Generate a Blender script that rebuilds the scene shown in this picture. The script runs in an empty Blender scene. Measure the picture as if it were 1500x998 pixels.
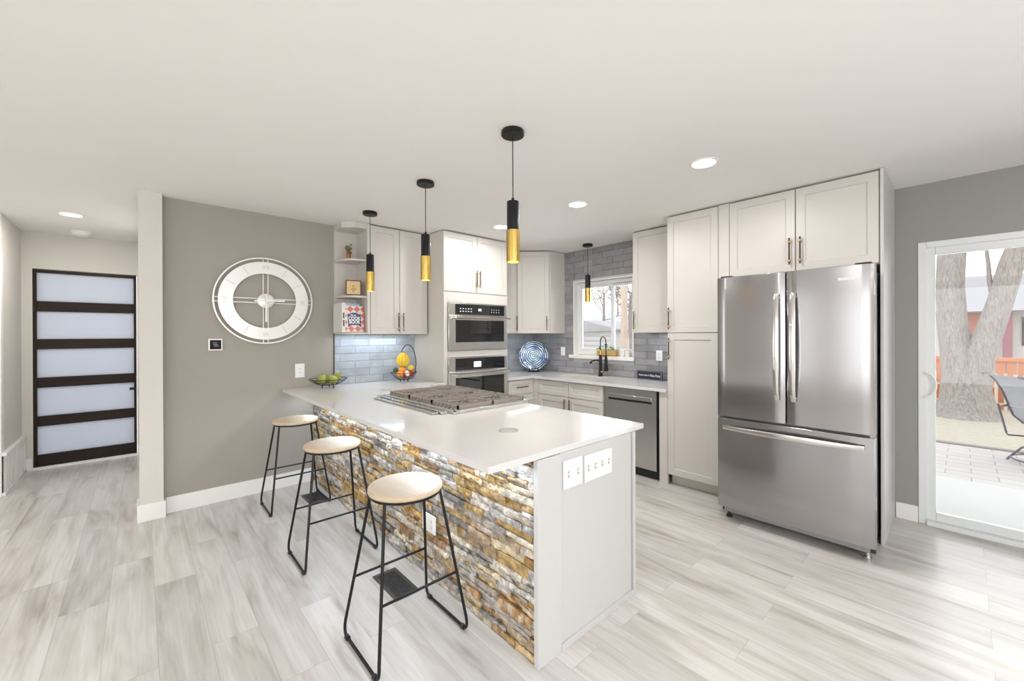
import bpy, bmesh, math, random
from mathutils import Matrix, Vector, noise
R = math.radians
C = bpy.context.scene.collection
scene = bpy.context.scene

# ------------------------------------------------------------------ camera
cam_d = bpy.data.cameras.new('camera')
cam = bpy.data.objects.new('camera', cam_d); C.objects.link(cam)
F_PX = 600.786
cam_d.sensor_width = 36.0; cam_d.sensor_fit = 'HORIZONTAL'
cam_d.lens = 36.0 * F_PX / 1500.0
cam_d.shift_x = -(767.72 - 750.0) / 1500.0
cam_d.shift_y = (490.48 - 499.0) / 1500.0
cam_d.clip_start = 0.02; cam_d.clip_end = 400
_yw, _pt, _rl = R(46.9345), R(-0.0761), R(-0.2221)
_fw = Vector((-math.sin(_yw), math.cos(_yw), 0)); _rt = Vector((math.cos(_yw), math.sin(_yw), 0)); _up = Vector((0, 0, 1))
_f2 = _fw * math.cos(_pt) + _up * math.sin(_pt); _u2 = _up * math.cos(_pt) - _fw * math.sin(_pt)
_r3 = _rt * math.cos(_rl) + _u2 * math.sin(_rl); _u3 = _u2 * math.cos(_rl) - _rt * math.sin(_rl)
M = Matrix.Identity(4)
for i in range(3):
    M[i][0] = _r3[i]; M[i][1] = _u3[i]; M[i][2] = -_f2[i]
M[0][3], M[1][3], M[2][3] = 4.3395, -0.9620, 1.4202
cam.matrix_world = M
scene.camera = cam

# ------------------------------------------------------------------ light and exposure
H = 2.524
world = bpy.data.worlds.new('sky'); scene.world = world; world.use_nodes = True
wn = world.node_tree.nodes; wl = world.node_tree.links
wbg = wn['Background']
wtc = wn.new('ShaderNodeTexCoord'); wsep = wn.new('ShaderNodeSeparateXYZ'); wramp = wn.new('ShaderNodeValToRGB')
wl.new(wtc.outputs['Generated'], wsep.inputs[0]); wl.new(wsep.outputs['Z'], wramp.inputs[0])
wramp.color_ramp.elements[0].color = (1.0, 1.0, 1.0, 1); wramp.color_ramp.elements[0].position = 0.0
wramp.color_ramp.elements[1].color = (0.86, 0.93, 1.0, 1); wramp.color_ramp.elements[1].position = 0.8
wl.new(wramp.outputs[0], wbg.inputs['Color'])
wbg.inputs['Strength'].default_value = 2.1

def area(name, loc, rot, sx, sy, power, col, parent=None, spread=180, shape='RECTANGLE'):
    l = bpy.data.lights.new(name, 'AREA'); l.shape = shape; l.size = sx
    if shape in ('RECTANGLE', 'ELLIPSE'): l.size_y = sy
    l.energy = power; l.color = col; l.spread = R(spread)
    o = bpy.data.objects.new(name, l); C.objects.link(o)
    o.location = loc; o.rotation_euler = rot
    if parent:
        o.parent = parent; o.location = Vector(loc) - parent.location
    return o
FILL_COL = (0.97, 0.985, 1.0)
# added fill lamps behind the camera, set in unseen openings of wall_front and wall_right
area('fill_front', (4.05, -4.985, 1.35), (R(90), 0, 0), 2.7, 2.0, 34, FILL_COL)
area('fill_front', (1.9, -4.985, 1.35), (R(90), 0, 0), 0.55, 2.0, 5, FILL_COL)
area('fill_front', (-0.7, -4.985, 1.35), (R(90), 0, 0), 1.0, 2.0, 12, FILL_COL)
area('fill_right', (7.53, -1.6, 1.35), (0, R(90), 0), 2.0, 4.2, 108, FILL_COL)
area('daylight_slider', (5.03, 3.42, 1.05), (R(-90), 0, 0), 1.7, 1.9, 22, (0.93, 0.97, 1.0))
area('daylight_sink', (1.23, 3.46, 1.62), (R(-90), 0, 0), 0.85, 0.85, 10, (0.93, 0.97, 1.0))
scene.view_settings.view_transform = 'Standard'
scene.view_settings.look = 'None'
scene.view_settings.gamma = 1.0
scene.view_settings.use_curve_mapping = False
scene.view_settings.exposure = 0.06
scene.cycles.use_denoising = True
scene.cycles.max_bounces = 12; scene.cycles.diffuse_bounces = 7; scene.cycles.glossy_bounces = 5
scene.cycles.transparent_max_bounces = 12
scene.cycles.sample_clamp_indirect = 6.0
scene.cycles.caustics_reflective = False; scene.cycles.caustics_refractive = False

# ------------------------------------------------------------------ materials
def new_mat(name):
    m = bpy.data.materials.new(name); m.use_nodes = True
    return m, m.node_tree.nodes, m.node_tree.links, m.node_tree.nodes['Principled BSDF']

def pm(name, col, rough=0.5, metal=0.0, var=0.05, scale=8.0, bump=0.0, bscale=60.0, stretch=(1, 1, 1), spec=0.5, coat=0.0, bdist=0.004, col2=None):
    """surface colour with a little noise variation and optional bump"""
    m, n, l, b = new_mat(name)
    tc = n.new('ShaderNodeTexCoord'); mp = n.new('ShaderNodeMapping'); mp.inputs['Scale'].default_value = stretch
    l.new(tc.outputs['Object'], mp.inputs[0])
    nz = n.new('ShaderNodeTexNoise'); nz.inputs['Scale'].default_value = scale; nz.inputs['Detail'].default_value = 4
    l.new(mp.outputs[0], nz.inputs['Vector'])
    mx = n.new('ShaderNodeMix'); mx.data_type = 'RGBA'
    c2 = col2 if col2 else tuple(max(0, c * (1 - var)) for c in col)
    c1 = col if col2 else tuple(min(1, c * (1 + var)) for c in col)
    mx.inputs[6].default_value = (*c1, 1); mx.inputs[7].default_value = (*c2, 1)
    l.new(nz.outputs['Fac'], mx.inputs[0]); l.new(mx.outputs[2], b.inputs['Base Color'])
    b.inputs['Roughness'].default_value = rough; b.inputs['Metallic'].default_value = metal
    b.inputs['Specular IOR Level'].default_value = spec
    b.inputs['Coat Weight'].default_value = coat
    if bump:
        nb = n.new('ShaderNodeTexNoise'); nb.inputs['Scale'].default_value = bscale; nb.inputs['Detail'].default_value = 3
        l.new(mp.outputs[0], nb.inputs['Vector'])
        bp = n.new('ShaderNodeBump'); bp.inputs['Strength'].default_value = bump; bp.inputs['Distance'].default_value = bdist
        l.new(nb.outputs['Fac'], bp.inputs['Height']); l.new(bp.outputs[0], b.inputs['Normal'])
    return m

def emit(name, col, strength):
    m, n, l, b = new_mat(name)
    nz = n.new('ShaderNodeTexNoise'); nz.inputs['Scale'].default_value = 3
    b.inputs['Base Color'].default_value = (*col, 1)
    b.inputs['Emission Color'].default_value = (*col, 1); b.inputs['Emission Strength'].default_value = strength
    return m

def attr_mat(name, rough=0.4, bump=0.3, bscale=25, spec=0.5, nscale=10, namt=0.2, bdist=0.004, stretch=(1, 1, 1), coat=0.0):
    """base colour from the mesh's own colour attribute (each tile, stone or board its own colour)"""
    m, n, l, b = new_mat(name)
    a = n.new('ShaderNodeAttribute'); a.attribute_name = 'col'
    tc = n.new('ShaderNodeTexCoord'); mp = n.new('ShaderNodeMapping'); mp.inputs['Scale'].default_value = stretch
    l.new(tc.outputs['Object'], mp.inputs[0])
    nz = n.new('ShaderNodeTexNoise'); nz.inputs['Scale'].default_value = nscale; nz.inputs['Detail'].default_value = 6
    l.new(mp.outputs[0], nz.inputs['Vector'])
    mr = n.new('ShaderNodeMapRange'); mr.inputs[1].default_value = 0.25; mr.inputs[2].default_value = 0.75
    mr.inputs[3].default_value = 1 - namt; mr.inputs[4].default_value = 1 + namt
    l.new(nz.outputs['Fac'], mr.inputs[0])
    vm = n.new('ShaderNodeVectorMath'); vm.operation = 'SCALE'
    l.new(a.outputs['Color'], vm.inputs[0]); l.new(mr.outputs[0], vm.inputs['Scale'])
    l.new(vm.outputs[0], b.inputs['Base Color'])
    b.inputs['Roughness'].default_value = rough; b.inputs['Specular IOR Level'].default_value = spec
    b.inputs['Coat Weight'].default_value = coat
    nb = n.new('ShaderNodeTexNoise'); nb.inputs['Scale'].default_value = bscale; nb.inputs['Detail'].default_value = 4
    l.new(mp.outputs[0], nb.inputs['Vector'])
    bp = n.new('ShaderNodeBump'); bp.inputs['Strength'].default_value = bump; bp.inputs['Distance'].default_value = bdist
    l.new(nb.outputs['Fac'], bp.inputs['Height']); l.new(bp.outputs[0], b.inputs['Normal'])
    return m

def floor_mat():
    m, n, l, b = new_mat('plank_floor')
    tc = n.new('ShaderNodeTexCoord')
    br = n.new('ShaderNodeTexBrick'); br.offset = 0.37; br.offset_frequency = 2
    br.inputs['Scale'].default_value = 1.0; br.inputs['Brick Width'].default_value = 1.22; br.inputs['Row Height'].default_value = 0.182
    br.inputs['Mortar Size'].default_value = 0.0009; br.inputs['Mortar Smooth'].default_value = 0.3
    br.inputs['Color1'].default_value = (0, 0, 0, 1); br.inputs['Color2'].default_value = (1, 1, 1, 1); br.inputs['Mortar'].default_value = (0.5, 0.5, 0.5, 1)
    l.new(tc.outputs['Object'], br.inputs['Vector'])
    mp = n.new('ShaderNodeMapping'); mp.inputs['Scale'].default_value = (0.7, 5.0, 1); l.new(tc.outputs['Object'], mp.inputs[0])
    wm = n.new('ShaderNodeMath'); wm.operation = 'MULTIPLY'; wm.inputs[1].default_value = 37.0; l.new(br.outputs['Color'], wm.inputs[0])
    def nz(scale, detail, dist=0.0, src=mp):
        t = n.new('ShaderNodeTexNoise'); t.noise_dimensions = '4D'; t.inputs['Scale'].default_value = scale; t.inputs['Detail'].default_value = detail
        t.inputs['Distortion'].default_value = dist
        l.new(src.outputs[0], t.inputs['Vector']); l.new(wm.outputs[0], t.inputs['W']); return t
    g1 = nz(2.0, 6, 0.8); 
    mp2 = n.new('ShaderNodeMapping'); mp2.inputs['Scale'].default_value = (2.0, 45.0, 1); l.new(tc.outputs['Object'], mp2.inputs[0])
    g2 = nz(1.6, 6, 0.4, mp2)
    r1 = n.new('ShaderNodeValToRGB'); e = r1.color_ramp.elements
    e[0].position = 0.27; e[0].color = (0.34, 0.305, 0.27, 1); e[1].position = 0.58; e[1].color = (0.64, 0.62, 0.60, 1)
    x = e.new(0.42); x.color = (0.54, 0.51, 0.48, 1)
    l.new(g1.outputs['Fac'], r1.inputs[0])
    # per-plank tone
    mr = n.new('ShaderNodeMapRange'); mr.inputs[3].default_value = 0.91; mr.inputs[4].default_value = 1.06; l.new(br.outputs['Color'], mr.inputs[0])
    mr2 = n.new('ShaderNodeMapRange'); mr2.inputs[1].default_value = 0.3; mr2.inputs[2].default_value = 0.7; mr2.inputs[3].default_value = 0.90; mr2.inputs[4].default_value = 1.07
    l.new(g2.outputs['Fac'], mr2.inputs[0])
    mu = n.new('ShaderNodeMath'); mu.operation = 'MULTIPLY'; l.new(mr.outputs[0], mu.inputs[0]); l.new(mr2.outputs[0], mu.inputs[1])
    mo = n.new('ShaderNodeMapRange'); mo.inputs[3].default_value = 1.0; mo.inputs[4].default_value = 0.62; l.new(br.outputs['Fac'], mo.inputs[0])
    mu2 = n.new('ShaderNodeMath'); mu2.operation = 'MULTIPLY'; l.new(mu.outputs[0], mu2.inputs[0]); l.new(mo.outputs[0], mu2.inputs[1])
    vm = n.new('ShaderNodeVectorMath'); vm.operation = 'SCALE'; l.new(r1.outputs[0], vm.inputs[0]); l.new(mu2.outputs[0], vm.inputs['Scale'])
    l.new(vm.outputs[0], b.inputs['Base Color'])
    b.inputs['Roughness'].default_value = 0.30; b.inputs['Specular IOR Level'].default_value = 0.5
    bp = n.new('ShaderNodeBump'); bp.inputs['Strength'].default_value = 0.12; bp.inputs['Distance'].default_value = 0.002
    l.new(g2.outputs['Fac'], bp.inputs['Height']); l.new(bp.outputs[0], b.inputs['Normal'])
    return m

def steel(name, col=(0.58, 0.575, 0.565), rough=0.26, along='z'):
    m, n, l, b = new_mat(name)
    tc = n.new('ShaderNodeTexCoord'); mp = n.new('ShaderNodeMapping')
    mp.inputs['Scale'].default_value = {'z': (300, 300, 3), 'x': (3, 300, 300), 'y': (300, 3, 300)}[along]
    l.new(tc.outputs['Object'], mp.inputs[0])
    nz = n.new('ShaderNodeTexNoise'); nz.inputs['Scale'].default_value = 4.0; nz.inputs['Detail'].default_value = 0
    l.new(mp.outputs[0], nz.inputs['Vector'])
    mr = n.new('ShaderNodeMapRange'); mr.inputs[3].default_value = rough - 0.01; mr.inputs[4].default_value = rough + 0.01
    l.new(nz.outputs['Fac'], mr.inputs[0]); l.new(mr.outputs[0], b.inputs['Roughness'])
    b.inputs['Base Color'].default_value = (*col, 1); b.inputs['Metallic'].default_value = 1.0
    
    return m

def glass_mat(name, tint=(1, 1, 1), refl=0.08):
    m, n, l, b = new_mat(name)
    n.remove(b)
    out = n['Material Output']
    t = n.new('ShaderNodeBsdfTransparent'); t.inputs[0].default_value = (*tint, 1)
    g = n.new('ShaderNodeBsdfGlossy'); g.inputs['Roughness'].default_value = 0.01
    fr = n.new('ShaderNodeFresnel'); fr.inputs['IOR'].default_value = 1.45
    mx = n.new('ShaderNodeMixShader'); l.new(fr.outputs[0], mx.inputs[0]); l.new(t.outputs[0], mx.inputs[1]); l.new(g.outputs[0], mx.inputs[2])
    l.new(mx.outputs[0], out.inputs[0])
    return m

def frosted_mat():
    m, n, l, b = new_mat('frosted_glass')
    out = n['Material Output']
    t = n.new('ShaderNodeBsdfTranslucent'); t.inputs[0].default_value = (0.58, 0.61, 0.68, 1)
    nz = n.new('ShaderNodeTexNoise'); nz.inputs['Scale'].default_value = 4
    b.inputs['Base Color'].default_value = (0.70, 0.73, 0.78, 1); b.inputs['Roughness'].default_value = 0.35
    mx = n.new('ShaderNodeMixShader'); mx.inputs[0].default_value = 0.5
    l.new(t.outputs[0], mx.inputs[1]); l.new(b.outputs[0], mx.inputs[2]); l.new(mx.outputs[0], out.inputs[0])
    return m

def wood_mat(name, c1, c2, rough=0.4, scale=(1, 14, 14), nscale=3.0):
    m = pm(name, c1, rough=rough, var=0, scale=nscale, stretch=scale, col2=c2, bump=0.1, bscale=nscale * 2, bdist=0.001)
    return m

MAT = {}
MAT['ceiling'] = pm('ceiling_paint', (0.87, 0.86, 0.84), 0.9, var=0.01, bump=0.15, bscale=90, bdist=0.002)
MAT['wall_grey'] = pm('grey_wall_paint', (0.345, 0.322, 0.285), 0.75, var=0.02, bump=0.12, bscale=120, bdist=0.002)
MAT['wall_grey2'] = pm('grey_wall_paint_cool', (0.30, 0.30, 0.285), 0.75, var=0.02, bump=0.12, bscale=120, bdist=0.002)
MAT['wall_cream'] = pm('cream_wall_paint', (0.64, 0.615, 0.575), 0.8, var=0.01, bump=0.1, bscale=120, bdist=0.002)
MAT['trim'] = pm('white_trim', (0.82, 0.81, 0.79), 0.4, var=0.01)
MAT['vinyl'] = pm('white_vinyl', (0.74, 0.76, 0.77), 0.35, var=0.01)
MAT['cab'] = pm('cream_cabinet_paint', (0.60, 0.572, 0.54), 0.38, var=0.01)
MAT['cab_body'] = pm('cream_cabinet_carcass', (0.62, 0.58, 0.53), 0.45, var=0.01)
MAT['panel'] = pm('white_panel_paint', (0.57, 0.567, 0.565), 0.4, var=0.01)
MAT['quartz'] = pm('white_quartz', (0.67, 0.665, 0.67), 0.09, var=0.02, scale=3, stretch=(1, 2.5, 1), spec=0.5)
MAT['floor'] = floor_mat()
MAT['steel'] = steel('brushed_steel')
MAT['steel_x'] = steel('brushed_steel_side', along='x')
MAT['steel_y'] = steel('brushed_steel_long', (0.66, 0.645, 0.62), 0.24, along='y')
MAT['steel_fridge'] = steel('fridge_steel', (0.40, 0.39, 0.40), 0.16, along='z')
MAT['polish'] = pm('polished_steel', (0.72, 0.71, 0.70), 0.16, 1.0, var=0.02)
MAT['blackglass'] = pm('black_glass', (0.012, 0.012, 0.014), 0.04, var=0.02, spec=0.7)
MAT['black'] = pm('black_metal', (0.012, 0.012, 0.014), 0.35, var=0.05, spec=0.25)
MAT['blackmat'] = pm('black_plastic', (0.02, 0.02, 0.02), 0.6, var=0.05)
MAT['gold'] = pm('brushed_gold', (0.62, 0.43, 0.12), 0.25, 1.0, var=0.05, scale=30)
MAT['bronze'] = pm('dark_bronze', (0.075, 0.06, 0.045), 0.3, 0.8, var=0.05)
MAT['grate'] = pm('cast_iron_grate', (0.34, 0.305, 0.275), 0.45, 0.3, var=0.03, scale=20, bump=0.05, bscale=150, bdist=0.001)
MAT['burner'] = pm('black_burner', (0.04, 0.04, 0.045), 0.35, var=0.1)
MAT['frost'] = frosted_mat()
MAT['glass'] = glass_mat('clear_glass')
MAT['darkwood'] = wood_mat('dark_stained_wood', (0.040, 0.026, 0.019), (0.012, 0.007, 0.005), 0.45, (14, 1, 14))
MAT['darkwood'].node_tree.nodes['Principled BSDF'].inputs['Specular IOR Level'].default_value = 0.15
MAT['seatwood'] = wood_mat('pale_seat_wood', (0.60, 0.49, 0.36), (0.47, 0.35, 0.23), 0.4, (1.2, 16, 16), 2.5)
MAT['plastic'] = pm('white_plastic', (0.82, 0.82, 0.81), 0.3, var=0.01)
MAT['slot'] = pm('dark_slot', (0.05, 0.05, 0.05), 0.6)
MAT['grout'] = pm('pale_grout', (0.50, 0.52, 0.54), 0.8, var=0.03)
MAT['tile'] = attr_mat('glazed_tile', 0.12, 0.55, 14, nscale=9, namt=0.14, bdist=0.006, stretch=(1, 1, 1), coat=0.3)
MAT['stone'] = attr_mat('ledger_stone', 0.6, 1.0, 60, nscale=26, namt=0.6, bdist=0.014)
MAT['white_metal'] = pm('white_brushed_metal', (0.80, 0.765, 0.72), 0.3, 0.25, var=0.03, scale=40)
MAT['faceplate'] = pm('silver_white_face', (0.82, 0.80, 0.785), 0.28, 0.35, var=0.03, scale=30)
MAT['etch'] = pm('etched_grey', (0.42, 0.40, 0.38), 0.5)
MAT['lamp'] = emit('lamp_lens', (1.0, 0.97, 0.92), 6.0)
MAT['bulb'] = emit('warm_bulb', (1.0, 0.80, 0.48), 14.0)
MAT['display'] = emit('lit_display', (0.75, 0.85, 0.95), 0.75)
MAT['led'] = emit('cool_led', (0.85, 0.93, 1.0), 3.0)

# ------------------------------------------------------------------ mesh helpers
class MB:
    def __init__(s, xf=None):
        s.bm = bmesh.new(); s.xf = xf or Matrix.Identity(4); s.cl = None
    def v(s, p): return s.bm.verts.new(s.xf @ Vector(p))
    def f(s, vs, mi=0, col=None):
        try: fc = s.bm.faces.new(vs)
        except ValueError: return None
        fc.material_index = mi
        if col is not None:
            if s.cl is None: s.cl = s.bm.loops.layers.float_color.new('col')
            for lp in fc.loops: lp[s.cl] = (*col, 1)
        return fc
    def box(s, x0, x1, y0, y1, z0, z1, mi=0, col=None):
        if x0 > x1: x0, x1 = x1, x0
        if y0 > y1: y0, y1 = y1, y0
        if z0 > z1: z0, z1 = z1, z0
        P = [s.v(p) for p in ((x0, y0, z0), (x1, y0, z0), (x1, y1, z0), (x0, y1, z0), (x0, y0, z1), (x1, y0, z1), (x1, y1, z1), (x0, y1, z1))]
        for q in ((3, 2, 1, 0), (4, 5, 6, 7), (0, 1, 5, 4), (1, 2, 6, 5), (2, 3, 7, 6), (3, 0, 4, 7)): s.f([P[i] for i in q], mi, col)
        return s
    def prism(s, poly, z0, z1, mi=0, col=None, T=None):
        T = T or (lambda a, b, c: (a, b, c))
        a = [s.v(T(x, y, z0)) for x, y in poly]; b = [s.v(T(x, y, z1)) for x, y in poly]
        s.f(a[::-1], mi, col); s.f(b, mi, col)
        for i in range(len(poly)):
            j = (i + 1) % len(poly); s.f([a[i], a[j], b[j], b[i]], mi, col)
        return s
    def loft(s, rings, mi=0, cap=True, closed=False, col=None):
        VR = [[s.v(p) for p in r] for r in rings]; k = len(VR[0])
        m = len(VR)
        for i in range(m if closed else m - 1):
            A, B = VR[i], VR[(i + 1) % m]
            for j in range(k): s.f([A[j], A[(j + 1) % k], B[(j + 1) % k], B[j]], mi, col)
        if cap and not closed: s.f(VR[0][::-1], mi, col); s.f(VR[-1], mi, col)
        return s
    def cyl(s, p0, p1, r0, r1=None, seg=20, mi=0, cap=True, col=None):
        r1 = r0 if r1 is None else r1
        p0, p1 = Vector(p0), Vector(p1); d = (p1 - p0).normalized()
        a = d.orthogonal().normalized(); b = d.cross(a)
        rs = [[p + (a * math.cos(t) + b * math.sin(t)) * r for t in [2 * math.pi * i / seg for i in range(seg)]] for p, r in ((p0, r0), (p1, r1))]
        return s.loft(rs, mi, cap, col=col)
    def lathe(s, prof, c=(0, 0, 0), seg=32, mi=0, axis=(0, 0, 1), cap=True, col=None):
        ax = Vector(axis).normalized(); a = ax.orthogonal().normalized(); b = ax.cross(a); c = Vector(c)
        rs = [[c + ax * z + (a * math.cos(t) + b * math.sin(t)) * max(r, 1e-4) for t in [2 * math.pi * i / seg for i in range(seg)]] for r, z in prof]
        return s.loft(rs, mi, cap, col=col)
    def tube(s, pts, r, seg=10, mi=0, closed=False, col=None):
        pts = [Vector(p) for p in pts]; n = len(pts)
        rr = r if isinstance(r, (list, tuple)) else [r] * n
        rings = []; a = None
        for i in range(n):
            if closed: t = (pts[(i + 1) % n] - pts[i - 1])
            else: t = pts[min(i + 1, n - 1)] - pts[max(i - 1, 0)]
            t.normalize()
            a = t.orthogonal().normalized() if a is None else (a - t * a.dot(t)).normalized()
            b = t.cross(a)
            rings.append([pts[i] + (a * math.cos(q) + b * math.sin(q)) * rr[i] for q in [2 * math.pi * k / seg for k in range(seg)]])
        return s.loft(rings, mi, not closed, closed, col=col)
    def ball(s, c, rx, ry=None, rz=None, seg=16, rings=10, mi=0, col=None):
        ry = rx if ry is None else ry; rz = rx if rz is None else rz
        rs = []
        for i in range(rings + 1):
            ph = math.pi * i / rings; q = max(math.sin(ph), 0.02)
            rs.append([(c[0] + rx * q * math.cos(t), c[1] + ry * q * math.sin(t), c[2] - rz * math.cos(ph)) for t in [2 * math.pi * k / seg for k in range(seg)]])
        return s.loft(rs, mi, True, col=col)
    def build(s, name, mats, parent=None, bevel=0.0, bseg=2, smooth=True, ang=35):
        mats = mats if isinstance(mats, (list, tuple)) else [mats]
        bmesh.ops.recalc_face_normals(s.bm, faces=s.bm.faces)
        off = Vector((0, 0, 0))
        p = parent
        while p is not None: off += p.location; p = p.parent
        if off.length > 0: bmesh.ops.translate(s.bm, vec=-off, verts=s.bm.verts)
        me = bpy.data.meshes.new(name); s.bm.to_mesh(me); s.bm.free()
        for m in mats: me.materials.append(MAT[m] if isinstance(m, str) else m)
        if smooth:
            me.shade_smooth(); me.set_sharp_from_angle(angle=R(ang))
        o = bpy.data.objects.new(name, me); C.objects.link(o)
        if parent: o.parent = parent
        if bevel:
            md = o.modifiers.new('edge', 'BEVEL'); md.width = bevel; md.segments = bseg; md.limit_method = 'ANGLE'; md.angle_limit = R(40)
        return o

def tag(o, label=None, cat=None, group=None, kind=None):
    if label: o['label'] = label
    if cat: o['category'] = cat
    if group: o['group'] = group
    if kind: o['kind'] = kind
    return o
def thing(name, loc, label=None, cat=None, group=None, kind=None):
    o = bpy.data.objects.new(name, None); C.objects.link(o); o.location = loc; o.empty_display_size = 0.05
    return tag(o, label, cat, group, kind)
def struct(name, mb, mat, bevel=0.0):
    o = mb.build(name, mat, None, bevel); o['kind'] = 'structure'; return o
def frame(origin, u):
    """local x along u, local y into the furniture, local z up"""
    u = Vector(u).normalized(); z = Vector((0, 0, 1)); y = z.cross(u)
    m = Matrix.Identity(4)
    for i in range(3): m[i][0] = u[i]; m[i][1] = y[i]; m[i][2] = z[i]; m[i][3] = origin[i]
    return m
def text(body, size, xf, mat, name, parent, ext=0.0008, font_bold=False, align='CENTER', shear=0.0, sx=1.0, off=0.0):
    cu = bpy.data.curves.new(name, 'FONT'); cu.body = body; cu.size = size; cu.extrude = ext; cu.align_x = align; cu.align_y = 'CENTER'; cu.shear = shear; cu.offset = off
    t = bpy.data.objects.new('t', cu); C.objects.link(t)
    dg = bpy.context.evaluated_depsgraph_get()
    me = bpy.data.meshes.new_from_object(t.evaluated_get(dg))
    bpy.data.objects.remove(t); bpy.data.curves.remove(cu)
    me.transform(Matrix.Diagonal((sx, 1, 1, 1))); me.transform(xf)
    p = parent; offv = Vector((0, 0, 0))
    while p is not None: offv += p.location; p = p.parent
    me.transform(Matrix.Translation(-offv))
    me.materials.clear(); me.materials.append(MAT[mat] if isinstance(mat, str) else mat)
    o = bpy.data.objects.new(name, me); C.objects.link(o); o.parent = parent
    return o
def facing(origin, out, roll=0.0):
    """matrix for flat text: text x to the reader's right, y up, z towards 'out'"""
    out = Vector(out).normalized(); up = Vector((0, 0, 1)); x = up.cross(out).normalized(); y = out.cross(x)
    m = Matrix.Identity(4)
    for i in range(3): m[i][0] = x[i]; m[i][1] = y[i]; m[i][2] = out[i]; m[i][3] = origin[i]
    return m @ Matrix.Rotation(roll, 4, 'Z')
rnd = random.Random(7)
def copy_tree(o, parent=None):
    c = o.copy(); C.objects.link(c); c.parent = parent
    for ch in list(o.children): copy_tree(ch, c)
    return c

# ------------------------------------------------------------------ the room
NY = 3.29; WT = 0.12
# floor
m = MB(); m.box(-2.5, 7.6, -5.0, NY + 0.1, -0.05, 0.0); struct('floor', m, 'floor')
m = MB(); m.box(-2.5, 7.6, -5.0, NY + 0.14, H, H + 0.1); struct('ceiling', m, 'ceiling')
# clock wall, x = 0
m = MB(); m.box(-WT, 0.0, -0.836, NY + 0.14, 0, H); struct('wall_left', m, 'wall_grey')
# projecting end post between hall and kitchen
m = MB(); m.box(-WT - 0.02, 0.072, -0.974, -0.836, 0, H); struct('wall_end_post', m, 'wall_cream')
# back wall with sink window and sliding door openings
WX0, WX1, WZ0, WZ1 = 0.765, 1.69, 1.14, 2.12
SX0, SX1, SZ1 = 4.11, 5.95, 2.09
m = MB()
m.box(0, WX0, NY, NY + 0.14, 0, H); m.box(WX0, WX1, NY, NY + 0.14, 0, WZ0); m.box(WX0, WX1, NY, NY + 0.14, WZ1, H)
m.box(WX1, SX0, NY, NY + 0.14, 0, H); m.box(SX0, SX1, NY, NY + 0.14, SZ1, H); m.box(SX1, 7.6, NY, NY + 0.14, 0, H)
struct('wall_back', m, 'wall_grey2')
# right wall with an added, unseen opening for a fill lamp
m = MB(); m.box(7.5, 7.62, -5.0, -3.7, 0, H); m.box(7.5, 7.62, 0.5, NY, 0, H); m.box(7.5, 7.62, -3.7, 0.5, 0, 0.35); m.box(7.5, 7.62, -3.7, 0.5, 2.35, H)
struct('wall_right', m, 'wall_cream')
# front wall behind the camera, openings added to hold fill lamps
m = MB()
FW = ((-1.2, -0.2), (1.62, 2.18), (2.7, 5.4)); _e = -1.65
for a, b_ in FW:
    m.box(_e, a, -5.12, -5.0, 0, H); m.box(a, b_, -5.12, -5.0, 0, 0.35); m.box(a, b_, -5.12, -5.0, 2.35, H); _e = b_
m.box(_e, 7.6, -5.12, -5.0, 0, H)
struct('wall_front', m, 'wall_cream')
# hall walls
DX = -2.35
m = MB(); m.box(DX - 0.1, -1.53, -1.99, -1.87, 0, H); struct('wall_hall_left', m, 'wall_cream')
m = MB(); m.box(-1.65, -1.53, -5.0, -1.99, 0, H); struct('wall_living_left', m, 'wall_cream')
m = MB(); m.box(DX - 0.1, -WT - 0.02, -0.96, -0.86, 0, H); struct('wall_hall_right', m, 'wall_cream')
m = MB(); m.box(DX - 0.1, DX, -1.87, -1.797, 0, H); m.box(DX - 0.1, DX, -1.797, -0.995, 2.135, H); m.box(DX - 0.1, DX, -0.995, -0.96, 0, H)
struct('wall_hall_end', m, 'wall_cream')
# baseboards
m = MB(); m.box(0, 0.014, -0.82, 0.255, 0, 0.13); struct('baseboard_left', m, 'trim', 0.003)
m = MB(); m.prism([(-0.12, -0.988), (0.086, -0.988), (0.086, -0.822), (0.001, -0.822), (0.001, -0.835), (0.073, -0.835), (0.073, -0.975), (-0.12, -0.975)], 0.0, 0.13); struct('baseboard_post', m, 'trim', 0.003)
m = MB(); m.box(3.985, 4.108, NY - 0.015, NY, 0, 0.12); struct('baseboard_back', m, 'trim', 0.003)
m = MB(); m.box(DX, DX + 0.014, -1.85, -1.80, 0, 0.13); m.box(DX, DX + 0.014, -0.995, -0.96, 0, 0.13); struct('baseboard_hall_end', m, 'trim', 0.003)
m = MB(); m.box(-1.53, -1.45, -1.90, -1.862, 0, 2.17); struct('trim_1', m, 'trim', 0.004)
# added windows in the fill-lamp openings, unseen behind the camera
for i, (a0, a1) in enumerate(FW):
    m = MB(); m.box(a0, a1, -5.03, -5.02, 0.35, 2.35); m.box(a0, a0 + 0.05, -5.02, -5.0, 0.35, 2.35); m.box(a1 - 0.05, a1, -5.02, -5.0, 0.35, 2.35); m.box(a0 + 0.05, a1 - 0.05, -5.02, -5.0, 0.35, 0.41)  # first box is an opaque sheet added behind each fill lamp
    struct('window_%d' % (i + 2), m, 'vinyl')
m = MB()
for k in range(4):
    c = -3.7 + 4.2 * k / 3; m.box(7.52, 7.59, max(-3.7, c - 0.035), min(0.5, c + 0.035), 0.42, 2.28)
m.box(7.52, 7.59, -3.7, 0.5, 0.35, 0.42); m.box(7.52, 7.59, -3.7, 0.5, 2.28, 2.35); struct('window_5', m, 'vinyl')

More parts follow.
